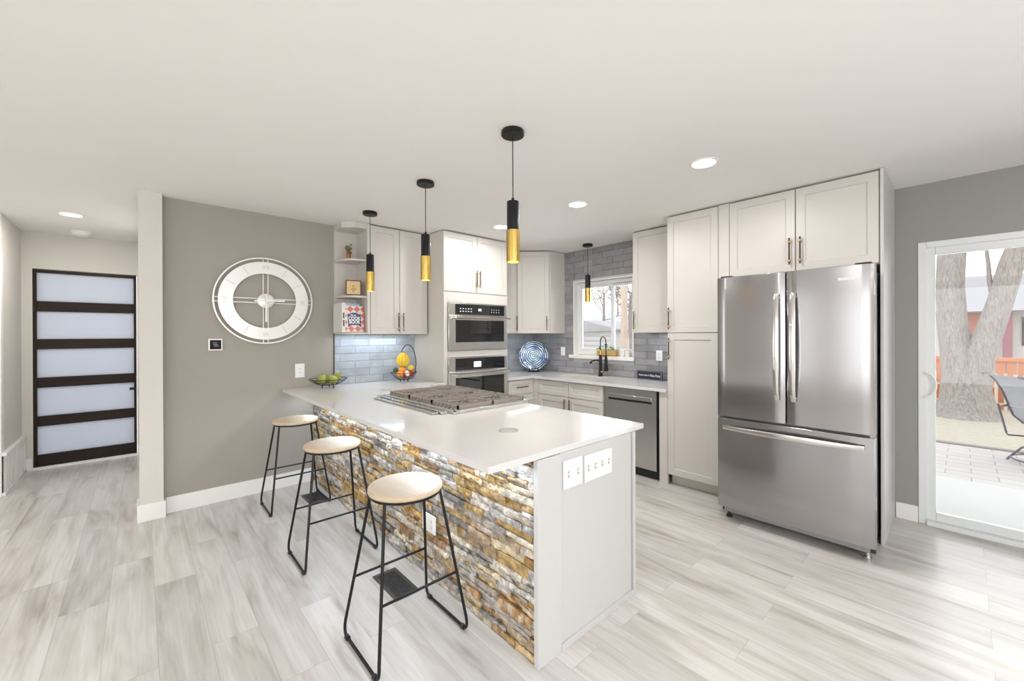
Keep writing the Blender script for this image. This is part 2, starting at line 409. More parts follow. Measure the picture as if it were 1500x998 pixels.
# return-air grille low on the hall wall
t = thing('return_air_grille', (-1.9, -1.87, 0.0), 'white slatted return air grille low on the hall wall beside the dark door', 'grille')
m = MB(); m.box(-2.34, -1.46, -1.869, -1.862, 0.01, 0.37); m.build('back_plate', 'trim', t)
m = MB(); m.box(-2.34, -1.46, -1.869, -1.835, 0.355, 0.385); m.box(-2.34, -2.31, -1.869, -1.842, 0.0, 0.355); m.box(-2.34, -1.46, -1.869, -1.842, 0.0, 0.03); m.build('frame', 'trim', t, 0.003)
m = MB()
for k in range(12):
    x = -2.28 + k * 0.068; m.box(x, x + 0.03, -1.869, -1.846, 0.03, 0.355)
m.build('slats', 'trim', t, 0.003)

# hall door
d = thing('door_1', (DX, -1.4, 0.0), 'dark brown hall door with five frosted glass panels', 'door', kind='structure')
y0, y1 = -1.795, -0.998
m = MB(); m.box(DX - 0.06, DX - 0.005, y0, y0 + 0.028, 0.03, 2.13); m.box(DX - 0.06, DX - 0.005, y1 - 0.024, y1, 0.03, 2.13)
for z0, z1 in ((2.095, 2.13), (1.683, 1.792), (1.279, 1.387), (0.868, 0.976), (0.457, 0.565), (0.03, 0.155)):
    m.box(DX - 0.055, DX - 0.01, y0 + 0.028, y1 - 0.024, z0, z1)
m.build('door_leaf', 'darkwood', d, 0.002)
for z0, z1 in ((1.792, 2.095), (1.387, 1.683), (0.976, 1.279), (0.565, 0.868), (0.155, 0.457)):
    m = MB(); m.box(DX - 0.040, DX - 0.028, y0 + 0.02, y1 - 0.015, z0 - 0.005, z1 + 0.005); m.build('glass_pane', 'frost', d)
m = MB(); m.box(DX - 0.07, DX, y0 - 0.002, y0, 0, 2.135); m.box(DX - 0.08, DX, y0, y1, 0.0, 0.028, 0); m.build('threshold', 'trim', d)
hd = MB(); hd.cyl((DX - 0.01, -1.02, 0.80), (DX + 0.05, -1.02, 0.80), 0.012); hd.box(DX + 0.035, DX + 0.055, -1.06, -1.0, 0.785, 0.815); hd.build('door_handle', 'black', d, 0.002)

# smoke detector
t = thing('smoke_detector', (-2.05, -1.42, H), 'round white smoke detector on the hall ceiling near the dark door', 'smoke detector')
m = MB(); m.lathe([(0.078, 0), (0.078, -0.012), (0.07, -0.02)], (-2.05, -1.42, H)); m.build('mounting_ring', 'plastic', t)
m = MB(); m.lathe([(0.066, -0.018), (0.066, -0.035), (0.05, -0.046), (0.02, -0.048)], (-2.05, -1.42, H)); m.build('sensor_cover', 'plastic', t)

# ------------------------------------------------------------------ kitchen window
w = thing('window_1', (1.23, NY, WZ0), 'white two-pane window over the kitchen sink', 'window', kind='structure')
m = MB()
m.box(WX0, WX0 + 0.02, NY - 0.006, NY + 0.09, WZ0, WZ1); m.box(WX1 - 0.02, WX1, NY - 0.006, NY + 0.09, WZ0, WZ1); m.box(WX0 + 0.02, WX1 - 0.02, NY - 0.006, NY + 0.09, WZ1 - 0.02, WZ1)
m.build('window_jamb', 'trim', w, 0.002)
m = MB()
fx0, fx1, fz0, fz1 = WX0 + 0.02, WX1 - 0.02, WZ0 + 0.01, WZ1 - 0.02
for a, b_, c_, e_ in ((fx0, fx0 + 0.045, fz0, fz1), (fx1 - 0.045, fx1, fz0, fz1), (fx0 + 0.045, fx1 - 0.045, fz1 - 0.045, fz1), (fx0 + 0.045, fx1 - 0.045, fz0, fz0 + 0.05)):
    m.box(a, b_, NY + 0.06, NY + 0.13, c_, e_)
m.build('window_frame', 'vinyl', w, 0.003)
def sash(x0, x1, y, nm):
    m = MB(); q = 0.032
    for a, b_, c_, e_ in ((x0, x0 + q, fz0 + 0.05, fz1 - 0.045), (x1 - q, x1, fz0 + 0.05, fz1 - 0.045), (x0 + q, x1 - q, fz1 - 0.045 - q, fz1 - 0.045), (x0 + q, x1 - q, fz0 + 0.05, fz0 + 0.05 + q)):
        m.box(a, b_, y, y + 0.025, c_, e_)
    s_ = m.build('sash', 'vinyl', w, 0.003)
    m = MB(); m.box(x0 + q - 0.004, x1 - q + 0.004, y + 0.01, y + 0.014, fz0 + 0.05 + q - 0.004, fz1 - 0.045 - q + 0.004); m.build('glass', 'glass', s_)
sash(fx0 + 0.04, 1.35, NY + 0.068, 'l'); sash(1.315, fx1 - 0.04, NY + 0.097, 'r')
m = MB(); m.box(WX0 - 0.05, WX1 + 0.012, NY - 0.045, NY + 0.1, WZ0 - 0.042, WZ0 + 0.003); m.build('window_sill', 'trim', w, 0.004)

# ------------------------------------------------------------------ sliding patio door
w = thing('door_2', (SX0, NY, 0), 'white sliding glass patio door', 'door', kind='structure')
m = MB()
m.box(SX0, SX0 + 0.045, NY - 0.006, NY + 0.12, 0, SZ1); m.box(SX1 - 0.045, SX1, NY - 0.006, NY + 0.12, 0, SZ1); m.box(SX0 + 0.045, SX1 - 0.045, NY - 0.006, NY + 0.12, SZ1 - 0.045, SZ1)
m.box(SX0 + 0.045, SX1 - 0.045, NY - 0.03, NY + 0.12, 0.0, 0.035)
m.build('door_frame', 'vinyl', w, 0.003)
for x0, x1, y in ((SX0 + 0.03, 5.06, NY + 0.01), (4.99, SX1 - 0.03, NY + 0.06)):
    m = MB(); q = 0.062
    for a, b_, c_, e_ in ((x0, x0 + q, 0.035, SZ1 - 0.04), (x1 - q, x1, 0.035, SZ1 - 0.04), (x0 + q, x1 - q, 0.035, 0.095), (x0 + q, x1 - q, SZ1 - 0.1, SZ1 - 0.04)):
        m.box(a, b_, y, y + 0.035, c_, e_)
    s_ = m.build('door_panel', 'vinyl', w, 0.004)
    m = MB(); m.box(x0 + q - 0.005, x1 - q + 0.005, y + 0.014, y + 0.02, 0.09, SZ1 - 0.095); m.build('glass', 'glass', s_)
m = MB(); hp = [(4.150 + 0.055 * math.sin(math.pi * k / 16), NY - 0.022, 1.035 + 0.088 * math.cos(math.pi * k / 16)) for k in range(17)]
m.tube([(4.150, NY + 0.012, 1.123)] + hp + [(4.150, NY + 0.012, 0.947)], 0.0075, 8)
m.box(4.138, 4.162, NY - 0.002, NY + 0.012, 0.93, 1.14); m.build('door_handle', 'trim', w)

# ------------------------------------------------------------------ tiled backsplash
def tiles(xf, W, Hh, holes, base, rng, start=0.0, th=0.305, tv=0.0775):
    m = MB(xf); m.box(0, W, -0.002, 0.004, 0, Hh, 1)
    g = 0.0022; r = 0; z = 0.0
    def cut(a, b_, z0, z1):
        segs = [(a, b_)]
        for hx0, hx1, hz0, hz1 in holes:
            if z1 > hz0 + 0.002 and z0 < hz1 - 0.002:
                ns = []
                for s0, s1 in segs:
                    if s1 <= hx0 or s0 >= hx1: ns.append((s0, s1)); continue
                    if s0 < hx0: ns.append((s0, hx0))
                    if s1 > hx1: ns.append((hx1, s1))
                segs = ns
        return segs
    while z < Hh - 0.01:
        z1 = min(z + tv, Hh)
        x = -start - (th / 2 if r % 2 else 0)
        while x < W:
            a, b_ = max(x, 0), min(x + th, W)
            if b_ - a > 0.012:
                for s0, s1 in cut(a, b_, z, z1):
                    if s1 - s0 < 0.01: continue
                    k = rng.uniform(0.86, 1.12); c = tuple(ch * k for ch in base)
                    X0, X1, Z0, Z1 = s0 + g / 2, s1 - g / 2, z + g / 2, z1 - g / 2
                    e = 0.003
                    tz = [rng.uniform(-0.0012, 0.0012) for _ in range(4)]
                    o_ = [m.v(p) for p in ((X0, -0.002, Z0), (X1, -0.002, Z0), (X1, -0.002, Z1), (X0, -0.002, Z1))]
                    i_ = [m.v(p) for p in ((X0 + e, -0.0075 + tz[0], Z0 + e), (X1 - e, -0.0075 + tz[1], Z0 + e), (X1 - e, -0.0075 + tz[2], Z1 - e), (X0 + e, -0.0075 + tz[3], Z1 - e))]
                    m.f(i_, 0, c)
                    for q in range(4): m.f([o_[q], o_[(q + 1) % 4], i_[(q + 1) % 4], i_[q]], 0, c)
            x += th
        z = z1; r += 1
    return m
m = tiles(frame((0.005, 0.463, 0.915), (0, 1, 0)), 1.35 - 0.463, 0.51, [], (0.40, 0.44, 0.49), rnd, 0.1)
m.build('tile_backsplash_left', ['tile', 'grout'], None, smooth=False)['kind'] = 'structure'
m = tiles(frame((0.005, 2.225, 0.90), (0, 1, 0)), NY - 2.225, 0.53, [], (0.32, 0.34, 0.36), rnd, 0.05)
m.build('tile_backsplash_corner', ['tile', 'grout'], None, smooth=False)['kind'] = 'structure'
m = tiles(frame((0.0, NY - 0.005, 0.90), (1, 0, 0)), 2.44, H - 0.90, [(WX0, WX1, WZ0 - 0.90 - 0.035, WZ1 - 0.90)], (0.29, 0.29, 0.302), rnd, 0.12)
# remove the grout sheet over the window
bm = m.bm
m.build('tile_backsplash_back', ['tile', 'grout'], None, smooth=False)['kind'] = 'structure'
bs = bpy.data.objects['tile_backsplash_back']
bm = bmesh.new(); bm.from_mesh(bs.data)
bmesh.ops.delete(bm, geom=[f for f in bm.faces if f.material_index == 1], context='FACES')
def gbox(x0, x1, z0, z1):
    vs = [bm.verts.new(p) for p in ((x0, NY - 0.0055, z0), (x1, NY - 0.0055, z0), (x1, NY - 0.0055, z1), (x0, NY - 0.0055, z1))]
    f = bm.faces.new(vs); f.material_index = 1
gbox(0, WX0, 0.9, H); gbox(WX1, 2.44, 0.9, H); gbox(WX0, WX1, 0.9, WZ0); gbox(WX0, WX1, WZ1, H)
bm.to_mesh(bs.data); bm.free()
m = MB(); m.box(0.0, 0.012, 0.459, 0.464, 0.915, 1.43); struct('trim_2', m, 'bronze')

# ------------------------------------------------------------------ cabinets
def shaker(mb, x0, x1, z0, z1, rail=0.058, th=0.02, rec=0.009):
    """door slab in local frame: front at y=-th, back at y=0"""
    if x1 - x0 < 0.2: rail = min(rail, (x1 - x0) * 0.22)
    if z1 - z0 < 0.2: rail = min(rail, (z1 - z0) * 0.28)
    def rect(i, y): return [mb.v(p) for p in ((x0 + i, y, z0 + i), (x1 - i, y, z0 + i), (x1 - i, y, z1 - i), (x0 + i, y, z1 - i))]
    rs = [rect(0, 0), rect(0, -th + 0.002), rect(0.002, -th), rect(rail, -th), rect(rail + 0.005, -th + rec)]
    mb.f(rs[0][::-1])
    for A, B in zip(rs, rs[1:]):
        for q in range(4): mb.f([A[q], A[(q + 1) % 4], B[(q + 1) % 4], B[q]])
    mb.f(rs[-1])
def bar_handle(xf, x, z, L, vertical=True, parent=None):
    m = MB(xf); y = -0.02 - 0.03
    a, b_ = (-L / 2, L / 2)
    def P(t, yy): return (x, yy, z + t) if vertical else (x + t, yy, z)
    m.cyl(P(a, y), P(b_, y), 0.0058, seg=10, mi=0)
    for t in (a + 0.028, b_ - 0.028):
        m.cyl(P(t, -0.02), P(t, y), 0.0045, seg=10, mi=1)
        m.cyl(P(t - 0.006, y), P(t + 0.006, y), 0.0085, seg=12, mi=1)
    return m.build('handle', ['bronze', 'gold'], parent)
def cabinet(name, label, origin, u, W, z0, z1, D, doors, group=None, cat='cabinet', toe=0.0, body_mat='cab_body', drawers=()):
    xf = frame((origin[0], origin[1], 0), u)
    t = thing(name, (origin[0], origin[1], z0), label, cat, group)
    m = MB(xf)
    if name == 'sink_cabinet':
        for a in ((0, 0.018, 0, D), (W - 0.018, W, 0, D), (0.018, W - 0.018, D - 0.012, D), (0.018, W - 0.018, 0.0, 0.012)): m.box(a[0], a[1], a[2], a[3], z0 + toe, z1)
        m.box(0.018, W - 0.018, 0.012, D - 0.012, z0 + toe, z0 + toe + 0.018)
    else: m.box(0, W, 0.0, D, z0 + toe, z1)
    if toe: m.box(0.0, W, 0.065, D, z0, z0 + toe)
    m.build('body', body_mat, t, 0.0015)
    for kind, lst in (('door', doors), ('drawer', drawers)):
        for x0, x1, a, b_, hx, hz, hv, L in lst:
            m = MB(xf); shaker(m, x0 + 0.0015, x1 - 0.0015, a + 0.0015, b_ - 0.0015)
            dd = m.build(kind, 'cab', t, smooth=False)
            if hx is not None: bar_handle(xf, hx, hz, L, hv, dd)
    return t
UP = 2.514
# wall cabinet right of the open shelf
cabinet('wall_cabinet', 'tall cream two-door wall cabinet between the open shelves and the ovens', (0.31, 0.702, 0), (0, 1, 0), 0.635, 1.425, UP, 0.305,
        [(0.002, 0.31, 1.425, UP - 0.004, 0.285, 1.55, True, 0.19), (0.312, 0.633, 1.425, UP - 0.004, 0.340, 1.55, True, 0.19)])
# open end shelves
t = thing('open_shelf_unit', (0.0, 0.463, 1.425), 'cream open end shelves with rounded shelf fronts beside the clock wall', 'shelf')
m = MB(); m.box(0.0, 0.02, 0.465, 0.70, 1.425, H - 0.005); m.build('back_panel', 'cab', t)
m = MB(); m.box(0.0, 0.312, 0.682, 0.70, 1.425, H - 0.005); m.box(0.30, 0.332, 0.672, 0.70, 1.425, H - 0.005); m.build('side_panel', 'cab', t, 0.0015)
def qshelf(z, th=0.018, full=False):
    a0, b0 = 0.685, 0.465
    pts = [(0.02, a0), (0.02, b0)]
    if full: pts += [(0.20, b0), (0.315, b0 + 0.10)]
    else:
        for k in range(9):
            q = math.pi / 2 * k / 8; pts.append((0.12 + 0.185 * math.sin(q), b0 + 0.14 - 0.14 * math.cos(q)))
    pts.append((0.31, a0))
    m = MB(); m.prism(pts[::-1], z - th, z)
    return m.build('shelf', 'cab', t, 0.0015)
qshelf(2.165); qshelf(1.805); qshelf(1.443, full=False)
m = MB(); m.prism([(0.02, 0.685), (0.02, 0.463), (0.22, 0.463), (0.325, 0.56), (0.325, 0.685)][::-1], H - 0.06, H - 0.002); m.build('top_board', 'cab', t, 0.002)

# oven tower
TX = 0.64
t = cabinet('oven_cabinet', 'tall cream cabinet tower holding the two built-in ovens', (TX - 0.02, 1.35, 0), (0, 1, 0), 0.873, 0.0, UP, 0.615,
        [(0.0, 0.434, 1.877, UP - 0.004, 0.413, 2.03, True, 0.19), (0.436, 0.873, 1.877, UP - 0.004, 0.457, 2.03, True, 0.19)], toe=0.1)
xf = frame((TX - 0.02, 1.35, 0), (0, 1, 0))
m = MB(xf); m.box(0, 0.045, -0.02, 0.0, 0.10, 1.872); m.box(0.855, 0.873, -0.02, 0, 0.10, 1.872); m.box(0.045, 0.855, -0.02, 0, 1.76, 1.872); m.box(0.045, 0.855, -0.02, 0, 1.175, 1.245); m.box(0.045, 0.855, -0.02, 0, 0.10, 0.44)
m.build('face_frame', 'cab', t, 0.0015)
def oven(name, label, z0, z1, zp, zh, gl0, gl1, kind):
    t = thing(name, (TX, 1.75, z0), label, 'oven')
    Y0, Y1 = 0.047, 0.853
    m = MB(xf); m.box(Y0, Y1, -0.040, -0.0205, z0, zp - 0.004); m.build('door', 'steel_y', t, 0.003)
    m = MB(xf); m.box(Y0, Y1, -0.034, -0.0205, zp, z1); m.build('control_surround', 'steel_y', t, 0.002)
    m = MB(xf); m.box(Y0 + 0.085, Y1 - 0.04, -0.037, -0.03, zp + 0.006, z1 - 0.008); cp = m.build('control_panel', 'blackglass', t, 0.001)
    m = MB(xf); m.box(Y0 + 0.085, Y1 - 0.05, -0.043, -0.036, gl0, gl1); m.build('glass_window', 'blackglass', t, 0.001)
    m = MB(xf); m.cyl((Y0 + 0.06, -0.085, zh), (Y1 + 0.005, -0.085, zh), 0.011, seg=16)
    for q in (Y0 + 0.07, Y1 - 0.03): m.cyl((q, -0.04, zh), (q, -0.085, zh), 0.009)
    m.build('handle', 'polish', t)
    if kind == 'm':
        for a, r_ in ((0.19, 5), (0.62, 4)):
            for i in range(r_):
                for j in range(2): m = MB(xf); m.box(a + i * 0.035, a + i * 0.035 + (0.014 if a < 0.5 else 0.006), -0.0385, -0.037, zp + 0.038 + j * 0.028, zp + 0.046 + j * 0.028); m.build('button', 'display', cp)
        m = MB(xf); m.box(0.435, 0.475, -0.0385, -0.037, zp + 0.05, zp + 0.075); m.build('display', 'display', cp)
    else:
        m = MB(xf); m.box(0.37, 0.47, -0.0385, -0.037, zp + 0.035, zp + 0.095); m.build('display', 'display', cp)
oven('microwave_oven', 'stainless built-in microwave with black glass, upper of the two ovens', 1.25, 1.755, 1.628, 1.60, 1.335, 1.575, 'm')
oven('wall_oven', 'stainless wall oven below the microwave with a pale lit display', 0.445, 1.17, 1.025, 0.985, 0.54, 0.955, 'o')

# narrow wall cabinet right of the ovens
cabinet('wall_cabinet', 'narrow cream wall cabinet squeezed between the ovens and the corner cabinet', (0.297, 2.226, 0), (0, 1, 0), 0.452, 1.43, UP, 0.29,
        [(0.002, 0.45, 1.43, UP - 0.004, 0.42, 1.565, True, 0.19)])
# diagonal corner wall cabinet
cab = thing('corner_cabinet', (0.3, 3.0, 1.43), 'cream angled corner wall cabinet left of the sink window', 'cabinet')
ca, cb = Vector((0.315, 2.685, 0)), Vector((0.605, 2.985, 0))
m = MB(); m.prism([(0.005, 2.68), (ca.x - 0.01, ca.y), (cb.x - 0.01, cb.y + 0.0), (0.62, 3.0), (0.62, NY - 0.012), (0.005, NY - 0.012)], 1.43, UP); m.build('body', 'cab', cab, 0.001)
dxf = frame((ca.x, ca.y, 0), cb - ca); L_ = (cb - ca).length
m = MB(dxf); shaker(m, 0.0, L_, 1.43, UP - 0.004); dd = m.build('door', 'cab', cab, smooth=False); bar_handle(dxf, L_ - 0.035, 1.565, 0.19, True, dd)
# wall cabinet right of the window
cabinet('wall_cabinet', 'cream wall cabinet right of the sink window above the small black sign', (1.90, 2.95, 0), (1, 0, 0), 0.53, 1.43, UP, 0.33,
        [(0.0, 0.53, 1.43, UP - 0.004, 0.028, 1.565, True, 0.19)])
# pantry
PY = 2.674
cabinet('pantry_cabinet', 'tall cream pantry cabinet with upper and lower doors left of the refrigerator', (2.442, PY, 0), (1, 0, 0), 0.468, 0.0, UP, 0.60,
        [(0.0, 0.466, 1.428, UP - 0.004, 0.028, 1.56, True, 0.20), (0.0, 0.466, 0.10, 1.424, 0.028, 1.28, True, 0.20)], toe=0.1)
# filler beside the dishwasher
m = MB(); m.box(2.357, 2.44, 2.654, 2.68, 0.0, 0.868); o = m.build('filler_panel', 'cab', None, 0.0015); tag(o, 'narrow cream filler panel between the dishwasher and the pantry', 'panel')
# over-fridge cabinet
t = cabinet('bridge_cabinet', 'wide cream two-door cabinet above the refrigerator', (2.912, PY, 0), (1, 0, 0), 1.05, 1.885, UP, 0.60,
        [(0.088, 0.563, 1.89, UP - 0.004, 0.53, 2.04, True, 0.20), (0.566, 1.045, 1.89, UP - 0.004, 0.60, 2.04, True, 0.20)])
m = MB(frame((2.912, PY, 0), (1, 0, 0))); m.box(0.0, 0.086, -0.02, 0, 1.885, UP); m.build('filler_strip', 'cab', t, 0.001)
m = MB(); m.box(3.963, 3.981, 2.650, NY - 0.001, 0.0, H - 0.003); o = m.build('side_panel', 'panel', None, 0.0015); tag(o, 'full-height cream end panel right of the refrigerator', 'panel')
# dark shadow gap above the cabinets comes from real 1 cm gaps

# sink base
SB = 2.67
cabinet('sink_cabinet', 'cream sink base cabinet with two drawer fronts over two doors', (0.66, SB, 0), (1, 0, 0), 1.05, 0.0, 0.868, 0.60,
        [(0.07, 0.557, 0.10, 0.68, 0.52, 0.575, True, 0.17), (0.56, 1.045, 0.10, 0.68, 0.597, 0.575, True, 0.17)], toe=0.1,
        drawers=[(0.07, 0.557, 0.685, 0.855, None, 0, False, 0), (0.56, 1.045, 0.685, 0.855, None, 0, False, 0)])
cabinet('drawer_cabinet', 'cream drawer base cabinet right of the ovens in the corner', (0.62, 2.226, 0), (0, 1, 0), 0.44, 0.0, 0.868, 0.60,
        [], toe=0.1, drawers=[(0.01, 0.42, 0.685, 0.855, 0.215, 0.775, False, 0.19), (0.01, 0.42, 0.39, 0.68, 0.215, 0.60, False, 0.19), (0.01, 0.42, 0.10, 0.385, 0.215, 0.3, False, 0.19)])
m = MB(); m.box(0.623, 0.728, 2.651, 2.669, 0.1, 0.866)
o = m.build('filler_panel', 'cab', None, 0.001); tag(o, 'cream corner filler panel between the drawer base and the sink base', 'panel')
# back counter with the sink cut-out
m = MB()
for a in ((0.006, 0.665, 2.226, 2.62), (0.006, 0.86, 2.62, NY - 0.012), (0.86, 1.50, 2.62, 2.84), (0.86, 1.50, 3.11, NY - 0.012), (1.50, 2.44, 2.62, NY - 0.012)):
    m.box(a[0], a[1], a[2], a[3], 0.870, 0.90)
bmesh.ops.remove_doubles(m.bm, verts=m.bm.verts, dist=1e-5)
o = m.build('countertop', 'quartz', None, smooth=False); tag(o, 'white quartz countertop around the sink below the window', 'countertop')
t = thing('kitchen_sink', (1.18, 2.975, 0.68), 'cream undermount kitchen sink under the window', 'sink')
m = MB(); m.box(0.85, 1.51, 2.83, 3.12, 0.66, 0.672); m.box(0.85, 0.862, 2.83, 3.12, 0.672, 0.869); m.box(1.498, 1.51, 2.83, 3.12, 0.672, 0.869); m.box(0.862, 1.498, 2.83, 2.842, 0.672, 0.869); m.box(0.862, 1.498, 3.108, 3.12, 0.672, 0.869)
MAT['sinkc'] = pm('cream_composite', (0.62, 0.55, 0.42), 0.35)
m.build('basin', 'sinkc', t, 0.003)
m = MB(); m.lathe([(0.045, 0.0), (0.045, 0.004), (0.03, 0.002)], (1.18, 2.98, 0.672)); m.build('drain', 'polish', t)

# dishwasher
t = thing('dishwasher', (2.03, 2.65, 0), 'stainless dishwasher under the counter beside the pantry', 'dishwasher')
m = MB(); m.box(1.735, 2.345, 2.68, 3.2, 0.08, 0.866); m.build('body', 'blackmat', t)
m = MB()
m.box(1.737, 2.335, 2.642, 2.678, 0.095, 0.735); m.box(1.737, 1.785, 2.642, 2.678, 0.735, 0.79); m.box(2.285, 2.335, 2.642, 2.678, 0.735, 0.79); m.box(1.737, 2.335, 2.642, 2.678, 0.79, 0.862)
bmesh.ops.remove_doubles(m.bm, verts=m.bm.verts, dist=1e-5)
m.build('door', 'steel', t, smooth=False)
m = MB(); m.box(1.785, 2.285, 2.668, 2.677, 0.735, 0.79); m.build('pocket_handle', 'blackmat', t)
m = MB(); m.box(1.785, 2.285, 2.634, 2.645, 0.757, 0.797); m.build('handle_lip', 'steel', t, 0.003)
m = MB(); m.box(1.737, 2.345, 2.70, 2.72, 0.0, 0.085); m.build('toe_kick', 'blackmat', t)

# ------------------------------------------------------------------ refrigerator
t = thing('refrigerator', (3.51, 2.6, 0), 'large stainless French-door refrigerator with a bottom freezer drawer', 'refrigerator')
MAT['fridge_side'] = pm('fridge_side_grey', (0.30, 0.30, 0.31), 0.4, 0.3)
m = MB(); m.box(3.07, 3.945, 2.345, 3.2, 0.045, 1.83); m.build('body', 'fridge_side', t, 0.004)
FY = 2.268
def fdoor(nm, x0, x1, z0, z1):
    m = MB(); n = 14; prof = []
    for k in range(n + 1):
        q = k / n; X = x0 + (x1 - x0) * q
        e = min(q, 1 - q) * (x1 - x0)
        prof.append((X, FY + 0.008 * max(0, 1 - e / 0.012) ** 2))
    prof += [(x1, FY + 0.072), (x0, FY + 0.072)]
    m.prism(prof, z0, z1); return m.build(nm, 'steel_fridge', t, 0.002, ang=20)
dl = fdoor('door', 3.052, 3.506, 0.795, 1.842); dr = fdoor('door', 3.514, 3.978, 0.795, 1.842); fz = fdoor('freezer_drawer', 3.052, 3.978, 0.105, 0.778)
def bow(p0, p1, out, w_, th_, name, parent):
    """flat bowed bar handle"""
    p0, p1 = Vector(p0), Vector(p1); ax = (p1 - p0).normalized(); outv = Vector((0, -1, 0)); sd = ax.cross(outv)
    rings = []
    n = 24
    for k in range(n + 1):
        q = k / n; d_ = out * (0.30 + 0.70 * math.sin(math.pi * q) ** 0.6)
        c_ = p0.lerp(p1, q) + outv * d_
        ww = w_ * (0.72 + 0.28 * math.sin(math.pi * q))
        tt = th_
        rr = []
        for a in range(12):
            an = 2 * math.pi * a / 12
            ca_, sa_ = math.cos(an), math.sin(an)
            rr.append(c_ + sd * (ww / 2 * math.copysign(abs(ca_) ** 0.6, ca_)) + outv * (tt / 2 * math.copysign(abs(sa_) ** 0.6, sa_)))
        rings.append(rr)
    m = MB(); m.loft(rings)
    for q in (0.03, 0.97):
        c_ = p0.lerp(p1, q); m.cyl(c_, c_ + outv * out * 0.4, w_ * 0.3, seg=10)
    return m.build(name, 'polish', parent)
bow((3.462, FY, 0.955), (3.462, FY, 1.69), 0.06, 0.040, 0.014, 'handle', dl)
bow((3.560, FY, 0.955), (3.560, FY, 1.69), 0.06, 0.040, 0.014, 'handle', dr)
bow((3.10, FY, 0.715), (3.93, FY, 0.715), 0.055, 0.040, 0.014, 'handle', fz)
m = MB(); m.box(3.80, 3.885, FY - 0.002, FY + 0.001, 1.752, 1.768); bd = m.build('badge', 'trim', dr)
text('FRIGIDAIRE', 0.0135, facing((3.8425, FY - 0.0025, 1.760), (0, -1, 0)), 'etch', 'badge_lettering', bd, 0.0002)
m = MB(); m.box(3.06, 3.97, 2.35, 2.37, 0.05, 0.10); m.build('toe_grille', 'blackmat', t)
for x in (3.10, 3.93):
    m = MB(); m.cyl((x, 2.37, 0.0), (x, 2.37, 0.015), 0.022); m.cyl((x, 2.37, 0.015), (x, 2.37, 0.06), 0.012); m.build('foot', 'polish' if x > 3.5 else 'blackmat', t)
for x in (3.11, 3.92):
    m = MB(); m.box(x - 0.04, x + 0.04, 2.29, 2.37, 1.832, 1.855); m.build('hinge_cover', 'blackmat', t, 0.003)

# ------------------------------------------------------------------ peninsula
ZT, CT = 0.915, 0.028
m = MB(); m.prism([(0.006, 0.0), (3.111, 0.0), (3.111, 1.106), (0.66, 1.106), (0.66, 1.347), (0.006, 1.347)], ZT - CT, ZT)
o = m.build('countertop', 'quartz', None, 0.003, smooth=False); tag(o, 'white quartz peninsula countertop with rangetop set in it', 'countertop')
pen = thing('peninsula_cabinet', (1.55, 0.6, 0), 'peninsula base clad in stacked stone with a white end panel', 'cabinet')
ZB = ZT - CT - 0.002
m = MB(); m.box(0.005, 3.09, 0.305, 0.99, 0, ZB); m.build('body', 'panel', pen)
m = MB(); m.box(0.02, 0.62, 1.0, 1.345, 0.1, ZB); m.build('corner_base', 'cab', pen)
m = MB(); m.box(3.09, 3.1165, 0.257, 0.404, 0, ZB); m.build('corner_stile', 'panel', pen, 0.0015)
m = MB(); m.box(3.09, 3.106, 0.4065, 0.982, 0.03, ZB); m.build('end_panel', 'panel', pen, 0.001)
m = MB(); m.box(3.09, 3.118, 0.4055, 0.99, 0.0, 0.03); m.build('base_strip', 'panel', pen, 0.002)
m = MB(); m.box(3.06, 3.116, 0.990, 1.012, 0.0, ZB); m.build('edge_strip', 'panel', pen, 0.0015)
for x0, x1 in ((2.16, 2.6), (2.61, 3.05)):
    m = MB(); m.box(x0, x1, 0.99, 1.008, 0.1, ZB - 0.01); m.build('door', 'cab', pen, 0.002)
